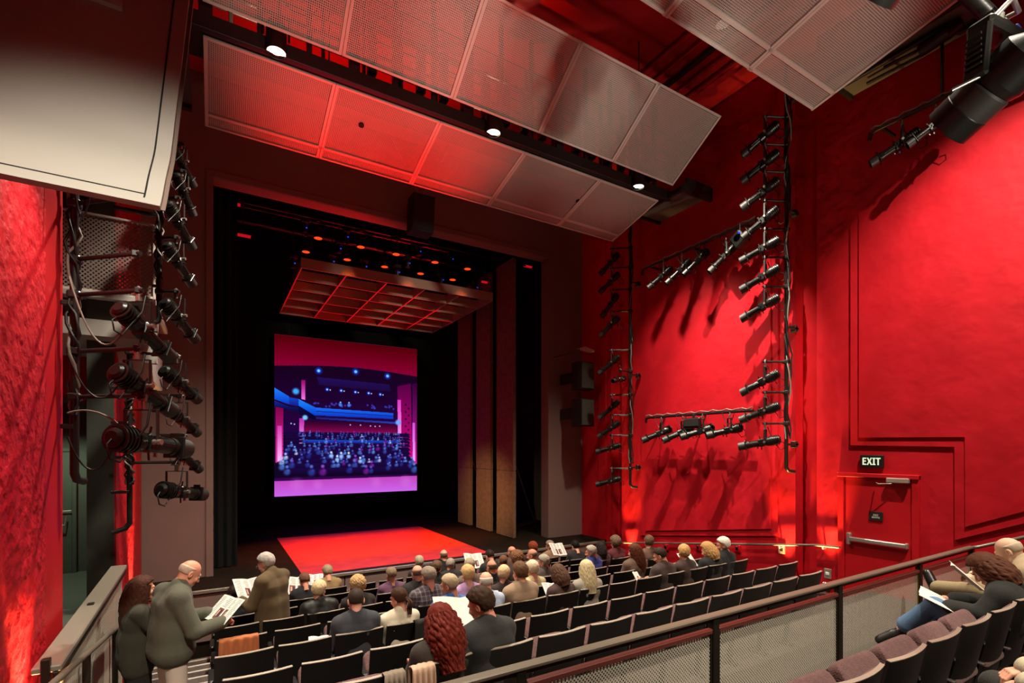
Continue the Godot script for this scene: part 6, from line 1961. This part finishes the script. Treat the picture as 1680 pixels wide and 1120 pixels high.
func looks() -> Dictionary:
	var grey := rgb(168, 160, 150)
	var white := rgb(214, 206, 192)
	var blond := rgb(196, 160, 104)
	var brown := rgb(74, 46, 30)
	var dark := rgb(30, 22, 18)
	var fair := rgb(222, 158, 130)
	# look: label, woman, hair kind, hair colour, top colour, top kind, pose
	return {
		"redhair": ["woman with long curly dark red hair in the seat row nearest the rail", true, "redlong", rgb(98, 24, 12), rgb(44, 34, 28), "jacket", "read"],
		"suit": ["man with thick dark brown hair in a charcoal suit beside the curly red haired woman", false, "full", rgb(58, 38, 24), rgb(46, 45, 44), "jacket", "readleft"],
		"grey": ["man with cropped dark hair in a slate grey pullover, white booklet at his side", false, "crop", rgb(52, 38, 30), rgb(50, 52, 58), "jacket", "ahead"],
		"pony": ["woman with a brown ponytail in a cream white top", true, "pony", rgb(66, 40, 26), rgb(206, 196, 172), "shirt", "left"],
		"bluecollar": ["grey blond haired man in a bright blue collared shirt under a dark coat", false, "short", rgb(186, 164, 130), rgb(60, 106, 170), "shirt", "left"],
		"whitebald": ["balding white haired man in a pale blue shirt, beyond the charcoal suit", false, "bald", white, rgb(170, 182, 204), "shirt", "ahead"],
		"knit": ["brown haired man in a chunky oatmeal knitted cardigan", false, "full", rgb(98, 66, 42), rgb(150, 124, 100), "jacket", "ahead"],
		"child": ["person leaning over an open magazine beside the woman with long pale blonde hair", true, "bob", rgb(84, 54, 40), rgb(70, 48, 44), "shirt", "read"],
		"blondelong": ["woman with long pale blonde hair in a light grey cardigan", true, "long", rgb(206, 186, 140), rgb(146, 136, 122), "jacket", "ahead"],
		"suitread": ["dark haired man in a brown suit jacket reading on the right of the house", false, "short", rgb(52, 36, 26), rgb(66, 50, 46), "jacket", "readleft"],
		"blondbrown": ["person with short golden hair and a dark brown jacket on the right of the house", true, "full", rgb(196, 150, 90), rgb(62, 44, 38), "jacket", "right"],
		"blonderead": ["blonde bobbed woman in black reading beside the bushy white haired man", true, "bob", rgb(190, 140, 84), rgb(28, 26, 28), "jacket", "readleft"],
		"whiteblack": ["man with bushy white hair in a black jacket nearest the right wall", false, "full", rgb(226, 216, 200), rgb(22, 24, 24), "jacket", "left"],
		"plaid": ["grey haired broad man in a dark checked shirt", false, "short", rgb(140, 124, 106), rgb(255, 255, 255), "plaid", "ahead"],
		"lilac": ["woman with short golden blonde hair in a lilac shirt", true, "full", rgb(206, 168, 108), rgb(176, 136, 178), "shirt", "ahead"],
		"blondshort": ["woman with short silvery blonde hair in a dark brown top beside the knitted cardigan", true, "full", rgb(214, 184, 136), rgb(54, 40, 36), "shirt", "right"],
		"cream": ["white haired man in a cream shirt just beyond the knitted cardigan", false, "full", rgb(220, 200, 166), rgb(206, 190, 144), "shirt", "ahead"],
		"longbrown": ["woman with long straight auburn hair in a brown cardigan on the right", true, "long", rgb(94, 46, 28), rgb(104, 80, 66), "jacket", "left"],
		"leather": ["white haired man in a black leather jacket on the left of the house", false, "full", rgb(214, 192, 146), rgb(30, 30, 28), "leather", "right"],
		"curlyblond": ["person with a big mop of pale golden curls on the left of the house", true, "curly", rgb(196, 158, 104), rgb(40, 32, 30), "jacket", "ahead"],
		"bald": ["balding man in a dark grey jacket between the purple top and the checked shirt", false, "bald", rgb(120, 90, 70), rgb(42, 40, 40), "jacket", "ahead"],
		"greywoman": ["woman with short silver grey hair in a beige top in the middle of the house", true, "short", rgb(160, 142, 118), rgb(110, 98, 84), "shirt", "right"],
		"bald2": ["bald man in a black jacket in the middle of the house", false, "bald", rgb(110, 84, 64), rgb(26, 25, 25), "jacket", "ahead"],
		"browncurly": ["woman with frizzy light brown curls in the middle of the house", true, "curly", rgb(120, 76, 50), rgb(52, 42, 40), "jacket", "ahead"],
		"grey3": ["grey haired man in a grey brown jacket right of the cream shirt", false, "full", rgb(166, 156, 138), rgb(84, 76, 68), "jacket", "left"],
		"bluejacket": ["grey haired man in a royal blue jacket towards the right of the house", false, "short", rgb(176, 166, 152), rgb(46, 54, 130), "jacket", "left"],
		"brownman": ["brown haired man in a brown checked jacket sitting tall near the right wall", false, "full", rgb(104, 76, 56), rgb(108, 80, 66), "jacket", "right"],
		"blackwoman": ["woman with dark pinned up hair in a black top at the left aisle", true, "pony", rgb(36, 20, 16), rgb(20, 18, 20), "tee", "right"],
		"purple": ["grey haired woman in a dusty purple top on the left of the house", true, "short", rgb(140, 116, 92), rgb(104, 70, 92), "shirt", "ahead"],
		"brown": ["brown haired person in black left of centre in the house", false, "full", rgb(96, 70, 50), rgb(30, 28, 28), "jacket", "right"],
		"redtop": ["woman in a dull red top in the middle of the house, partly hidden", true, "short", rgb(104, 70, 50), rgb(126, 38, 36), "shirt", "right"],
		"bald3": ["bald man in a pale jacket towards the right front of the house", false, "bald", rgb(130, 100, 80), rgb(166, 158, 146), "jacket", "left"],
		"dark": ["dark haired woman in a plum jacket beside the royal blue jacket", true, "bob", rgb(40, 30, 28), rgb(74, 46, 50), "jacket", "ahead"],
		"maroon": ["person with greying curly hair in a maroon jacket and gold scarf by the orange pilaster", true, "curly", rgb(120, 94, 74), rgb(92, 34, 40), "jacket", "ahead"],
		"reader": ["brown haired man in a black suit reading a newspaper, just right of the tweed jacket", false, "short", rgb(112, 76, 54), rgb(26, 26, 30), "jacket", "read"],
		"profile": ["grey haired man looking sideways in the second row from the stage", false, "short", rgb(160, 146, 130), rgb(44, 42, 40), "jacket", "right"],
		"news": ["dark haired man holding up a white newspaper near the red dance floor's corner", false, "short", rgb(44, 30, 24), rgb(36, 32, 32), "jacket", "read"],
		"baldred": ["bald ruddy man in a brown jacket near the stage, right of the newspaper", false, "bald", rgb(140, 100, 80), rgb(84, 62, 52), "jacket", "ahead"],
		"magazine": ["person with short black hair holding up a magazine by the right of the stage", false, "full", rgb(22, 18, 18), rgb(34, 30, 32), "jacket", "read"],
		"tan": ["grey haired man in a tan jacket in the front row on the left", false, "full", rgb(160, 140, 112), rgb(150, 122, 82), "jacket", "read"],
		"grey2": ["silver haired person in the front row in front of the dance floor", false, "full", rgb(178, 160, 136), rgb(60, 52, 48), "jacket", "ahead"],
		"baldfront": ["bald man in black in the front row below the middle of the dance floor", false, "bald", rgb(120, 92, 76), rgb(28, 26, 26), "jacket", "ahead"],
		"redcurly": ["person with bright ginger curls in the front row", true, "curly", rgb(136, 56, 30), rgb(70, 48, 42), "jacket", "ahead"],
		"tanjacket": ["grey haired man in a fawn jacket in the front row by the proscenium", false, "full", rgb(150, 132, 116), rgb(144, 110, 88), "jacket", "left"]}

func build_people() -> void:
	mat("eye_white", rgb(226, 220, 212), 0.3)
	mat("eye_iris", rgb(48, 34, 26), 0.2)
	mat("lip", rgb(176, 92, 84), 0.5)
	var plaid := Image.create(32, 32, false, Image.FORMAT_RGB8)
	for y in 32:
		for x in 32:
			var a := 1 if x % 8 < 2 else 0
			var b := 1 if y % 8 < 2 else 0
			plaid.set_pixel(x, y, rgb(62, 54, 60) if a + b == 0 else (rgb(110, 98, 104) if a + b == 1 else rgb(150, 138, 140)))
	var ptex := ImageTexture.create_from_image(plaid)
	var page := mat("printed_page", Color.WHITE, 0.75, 0.0, {"tex": print_tex()})
	var poses := {
		"ahead": sitting({"nod": 0.18}),
		"left": sitting({"yaw": 0.55, "nod": 0.2, "tilt": 0.06}),
		"right": sitting({"yaw": -0.6, "nod": 0.15, "tilt": -0.05}),
		"read": sitting({"nod": 0.5, "he": Vector3(0, 1.125, -0.215), "wl": Vector3(-0.13, 0.7, -0.44), "wr": Vector3(0.13, 0.7, -0.44), "el": Vector3(-0.24, 0.68, -0.22), "er": Vector3(0.24, 0.68, -0.22), "fl": Vector3(0.15, 0.45, -0.8), "fr": Vector3(-0.15, 0.45, -0.8), "curl": 0.7}),
		"readleft": sitting({"nod": 0.42, "yaw": 0.5, "he": Vector3(-0.02, 1.13, -0.21), "wl": Vector3(-0.2, 0.72, -0.42), "wr": Vector3(0.06, 0.7, -0.44), "el": Vector3(-0.26, 0.68, -0.2), "er": Vector3(0.24, 0.68, -0.24), "fl": Vector3(0.1, 0.45, -0.8), "fr": Vector3(-0.5, 0.35, -0.7), "curl": 0.7})}
	var lk := looks()
	var i := 0
	for q in SEATED:
		var d: Array = lk[q[3]]
		var fy: float = ROWTOP[q[0] - 1] - 0.85
		var o := {"woman": d[1], "hair": [d[2], d[3]], "seed": 3 + i % 4, "skin": [rgb(216, 150, 122), rgb(208, 142, 116), rgb(222, 164, 138)][i % 3]}
		var tp: String = d[5]
		if tp == "jacket": o.top = [d[4], 0.024, 1.0, 0.0, 0.072]; o.topname = "jacket"
		elif tp == "leather": o.top = [d[4], 0.026, 1.0, 0.0, 0.072]; o.topname = "jacket"
		elif tp == "tee": o.top = [d[4], 0.012, 0.32, 0.0, 0.0]
		elif tp == "plaid": o.top = [d[4], 0.02, 1.0, 0.0, 0.066]; o.tex = ptex; o.wide = 1.1
		else: o.top = [d[4], 0.014, 1.0, 0.0, 0.064]
		if not d[1] and tp == "jacket": o.collar = rgb(200, 196, 190) if i % 2 else rgb(120, 130, 150)
		var off: float = 0.29 - q[2]
		var s := clampf(1.0 - off * 0.75, 0.93, 1.04)
		if q[3] == "suit": s = 1.0; o.wide = 1.05
		if q[3] == "redhair": s = 0.94; o.wide = 1.08
		person(d[0], d[6], poses[d[6]], Vector3(q[1], fy, ROWZ[q[0] - 1] + 0.02), 0.12 * sin(i * 2.1), s, o)
		i += 1
	for k in M:
		if String(k).begins_with("cloth_"): pass
	M["cloth_" + rgb(30, 30, 28).to_html()].roughness = 0.38
	booklets(page)
	special_people(page)

func booklets(page: Material) -> void:
	var face := Vector3(0, 0.75, 0.66)
	var b := [
		["suit", Vector3(0.0, 0.92, -0.6), 0.52, 0.36, "large open white programme held up by the charcoal suited man", false],
		["grey", Vector3(-0.3, 0.6, -0.42), 0.2, 0.28, "folded white booklet held low by the man in the slate pullover", false],
		["child", Vector3(0.12, 0.74, -0.46), 0.34, 0.26, "open magazine held beside the long blonde haired woman", true],
		["suitread", Vector3(-0.22, 0.74, -0.46), 0.1, 0.16, "small dark edged leaflet held by the brown suited reader on the right", true],
		["blonderead", Vector3(-0.18, 0.86, -0.44), 0.3, 0.26, "white page held by the blonde woman in black", false],
		["reader", Vector3(-0.1, 0.95, -0.5), 0.55, 0.36, "printed newspaper held open left of the leather jacket", true],
		["news", Vector3(-0.24, 1.0, -0.44), 0.4, 0.36, "white newspaper held up near the corner of the dance floor", true],
		["magazine", Vector3(-0.3, 1.02, -0.42), 0.36, 0.34, "magazine held up by the black haired person by the proscenium", true],
		["tan", Vector3(-0.22, 0.92, -0.46), 0.36, 0.28, "printed booklet held by the man in the tan jacket in the front row", true],
		["knit", Vector3(-0.24, 0.8, -0.45), 0.22, 0.2, "small white leaflet just left of the knitted cardigan", false]]
	for e in b:
		for q in SEATED:
			if q[3] == e[0]:
				var at: Vector3 = Vector3(q[1], ROWTOP[q[0] - 1] - 0.85, ROWZ[q[0] - 1]) + e[1]
				programme(e[4], at, face, Vector3(0.12, 0.66, -0.75), e[2], e[3], 0.14, page if e[5] else M["paper"], "programmes held in the audience")

func special_people(page: Material) -> void:
	# stout man in a grey green jacket and white trousers on the aisle steps, reading
	var p := standing({"ne": Vector3(0, 1.44, -0.07), "he": Vector3(0, 1.565, -0.15), "ch": Vector3(0, 1.3, -0.01), "nod": 0.62, "girth": 1.22,
		"el": Vector3(-0.27, 1.08, -0.1), "er": Vector3(0.28, 1.08, -0.1), "wl": Vector3(-0.14, 1.1, -0.36), "wr": Vector3(0.14, 1.06, -0.38), "fl": Vector3(0.2, 0.1, -0.9), "fr": Vector3(-0.2, 0.1, -0.9), "curl": 0.7})
	person("stout man standing in a grey green jacket and white trousers, reading on the aisle steps", "greyman", p, Vector3(-0.37, -2.93, -5.98), -1.2, 1.06,
		{"skin": rgb(216, 150, 124), "hair": ["bald", rgb(190, 168, 148)], "top": [rgb(80, 80, 66), 0.032, 1.0, 0.0, 0.085], "topname": "jacket", "collar": rgb(210, 204, 196), "legs": [rgb(206, 190, 176), 0.02, 0.98, 0.03], "eyes": true, "shoe": rgb(60, 50, 44)})
	programme("white programme held by the standing man in the grey green jacket", Vector3(0.1, -1.72, -6.12), Vector3(-0.55, 0.75, 0.35), Vector3(0.7, 0.6, -0.4), 0.36, 0.3, 0.1, page)
	# woman behind him with long hair, hands at her mouth
	p = standing({"nod": 0.12, "girth": 1.12, "el": Vector3(-0.25, 1.06, -0.2), "er": Vector3(0.26, 1.05, -0.2), "wl": Vector3(-0.07, 1.36, -0.24), "wr": Vector3(0.07, 1.36, -0.24), "fl": Vector3(0.15, 0.9, 0.1), "fr": Vector3(-0.15, 0.9, 0.1), "pl": Vector3(0.3, 0, 0.9), "pr": Vector3(-0.3, 0, 0.9), "curl": 0.6})
	person("standing woman with long brown hair, hands to her mouth, beside the left guard", "handswoman", p, Vector3(-0.68, -2.93, -6.25), -1.3, 0.94,
		{"woman": true, "skin": rgb(220, 152, 122), "hair": ["long", rgb(74, 40, 28)], "top": [rgb(50, 48, 36), 0.014, 0.2, 0.1, 0.0], "legs": [rgb(26, 22, 20), 0.03, 0.62, 0.03], "legname": "shorts", "eyes": true, "wide": 1.1})
	# man in a tweed jacket standing among the rows
	p = standing({"nod": 0.38, "yaw": 0.15, "he": Vector3(0, 1.575, -0.1), "el": Vector3(-0.27, 1.1, -0.08), "er": Vector3(0.26, 1.09, -0.08), "wl": Vector3(-0.16, 1.12, -0.33), "wr": Vector3(0.1, 1.1, -0.34), "fl": Vector3(0.1, 0.3, -0.9), "fr": Vector3(-0.2, 0.3, -0.9), "curl": 0.7, "girth": 1.08})
	person("standing grey bearded man in a brown tweed jacket reading a programme in the left rows", "tweedman", p, Vector3(0.66, -3.15, -7.28), 0.75, 1.03,
		{"skin": rgb(216, 148, 122), "hair": ["full", rgb(186, 178, 168)], "top": [rgb(92, 74, 48), 0.028, 1.0, 0.18, 0.078], "topname": "jacket", "collar": rgb(206, 204, 200), "legs": [rgb(40, 36, 34), 0.016, 0.98, 0.02], "eyes": true, "glasses": true, "beard": rgb(190, 184, 176)})
	programme("open colour programme held by the standing man in the tweed jacket", Vector3(0.42, -1.9, -7.62), Vector3(0.35, 0.62, 0.6), Vector3(-0.2, 0.75, -0.6), 0.46, 0.3, 0.2, page)
	# woman in jeans behind the rail, legs crossed, reading
	p = sitting({"hl": Vector3(-0.09, 0.5, -0.22), "hr": Vector3(0.09, 0.5, -0.22), "kl": Vector3(-0.1, 0.64, -0.6), "kr": Vector3(0.1, 0.5, -0.62), "al": Vector3(-0.06, 0.33, -0.86), "ar": Vector3(0.1, 0.09, -0.66), "tl": Vector3(-0.1, 0.22, -0.99), "tr": Vector3(0.12, 0.04, -0.82),
		"wa": Vector3(0, 0.63, -0.16), "ch": Vector3(0.0, 0.8, -0.14), "ne": Vector3(0, 0.91, -0.18), "he": Vector3(-0.02, 1.0, -0.27), "sl": Vector3(-0.175, 0.84, -0.16), "sr": Vector3(0.175, 0.84, -0.16),
		"el": Vector3(-0.25, 0.68, -0.26), "er": Vector3(0.24, 0.68, -0.28), "wl": Vector3(-0.13, 0.66, -0.48), "wr": Vector3(0.1, 0.68, -0.5), "fl": Vector3(0.2, 0.05, -0.9), "fr": Vector3(-0.4, 0.1, -0.9), "nod": 0.75, "curl": 0.55})
	person("woman in black jacket and blue jeans reading with crossed legs behind the guard rail", "jeanswoman", p, Vector3(5.6, -2.02, -1.26), 0.08, 1.0,
		{"woman": true, "skin": rgb(222, 160, 132), "hair": ["bob", rgb(88, 48, 32)], "top": [rgb(32, 32, 29), 0.03, 1.0, 0.0, 0.075], "topname": "jacket", "legs": [rgb(92, 124, 160), 0.016, 0.88, 0.03], "legname": "jeans", "eyes": true, "shoe": rgb(40, 38, 38)})
	programme("open book on the lap of the woman in blue jeans", Vector3(5.46, -1.34, -1.84), Vector3(0.1, 0.9, 0.4), Vector3(-0.3, 0.35, -0.9), 0.34, 0.26, 0.12, M["paper"])
	p = sitting({"nod": 0.55, "he": Vector3(0, 1.02, -0.36), "ne": Vector3(0, 0.94, -0.27), "ch": Vector3(0, 0.83, -0.19), "sl": Vector3(-0.165, 0.87, -0.22), "sr": Vector3(0.165, 0.87, -0.22), "wl": Vector3(-0.13, 0.74, -0.54), "wr": Vector3(0.13, 0.74, -0.54), "el": Vector3(-0.25, 0.66, -0.34), "er": Vector3(0.25, 0.66, -0.34), "fl": Vector3(0.2, 0.3, -0.9), "fr": Vector3(-0.2, 0.3, -0.9), "curl": 0.7,
		"kr": Vector3(0.12, 0.58, -0.62), "ar": Vector3(0.3, 0.5, -0.98), "tr": Vector3(0.36, 0.62, -1.06)})
	person("bald person in beige reading at the right end of the seats behind the guard rail", "beigeperson", p, Vector3(6.45, -2.02, -1.24), 0.05, 1.03,
		{"skin": rgb(226, 184, 156), "hair": ["bald", rgb(200, 176, 150)], "top": [rgb(178, 156, 124), 0.024, 1.0, 0.0, 0.07], "topname": "jacket", "legs": [rgb(150, 134, 100), 0.02, 0.95, 0.02], "shoe": rgb(20, 19, 19)})
	programme("blurred white magazine held by the person in beige behind the guard rail", Vector3(6.2, -1.24, -1.86), Vector3(0.3, 0.7, 0.6), Vector3(-0.3, 0.7, -0.7), 0.42, 0.3, 0.1, M["paper"])
	# someone in a cream coat at the very corner
	p = sitting({"el": Vector3(-0.24, 0.66, -0.3), "er": Vector3(0.24, 0.66, -0.3), "wl": Vector3(-0.12, 0.62, -0.52), "wr": Vector3(0.12, 0.62, -0.52)})
	person("person in a cream coat and dark trousers cut off by the lower right corner", "creamperson", p, Vector3(3.5, -1.72, -0.26), 0.25, 1.0,
		{"skin": rgb(220, 160, 132), "hair": ["short", rgb(120, 90, 60)], "top": [rgb(190, 178, 150), 0.03, 1.0, 0.0, 0.07], "topname": "coat", "legs": [rgb(38, 36, 30), 0.016, 0.97, 0.02]})
	# clothes laid over seat backs, a scarf
	drapery("orange shawl folded over a seat back at the left aisle", rgb(176, 100, 56), 4, 0.22, 0.36, 0.22)
	drapery("black coat thrown over the seat back below the blue collared shirt", rgb(26, 23, 21), 3, 2.12, 0.62, 0.4)
	drapery("pale patterned scarf hanging over the seat back left of the curly red hair", rgb(196, 160, 136), 1, 1.22, 0.16, 0.26)
	drapery("taupe coat hanging at the side of the seat left of the curly red hair", rgb(128, 112, 96), 1, 1.02, 0.14, 0.5)

func drapery(label: String, c: Color, row: int, x: float, w: float, drop: float) -> void:
	# folded cloth over the top edge of a seat back: hangs down both sides
	var top: float = ROWTOP[row - 1] + 0.02
	var z: float = ROWZ[row - 1]
	var m := Mb.new()
	m.sheet(36, 20, func(u, v):
		var s: float = (v - 0.42) * 2.0 * drop
		var fold: float = 0.014 * sin(u * 26.0) * minf(1.0, absf(s) * 9.0)
		var y: float = top - maxf(0.0, absf(s) - 0.03) - 0.012 * sin(u * 9.0) * absf(v - 0.5)
		var zz: float = z + 0.022 + clampf(s, -0.045, 0.03) + (fold + 0.008 if s > 0.0 else fold - 0.05 * absf(s))
		return Vector3(x + (u - 0.5) * w * (1.0 + 0.1 * absf(s)), y, zz), 0.008)
	tag(obj("draped_cloth", m, cloth(c)), label, "garment", "clothes over the seat backs")
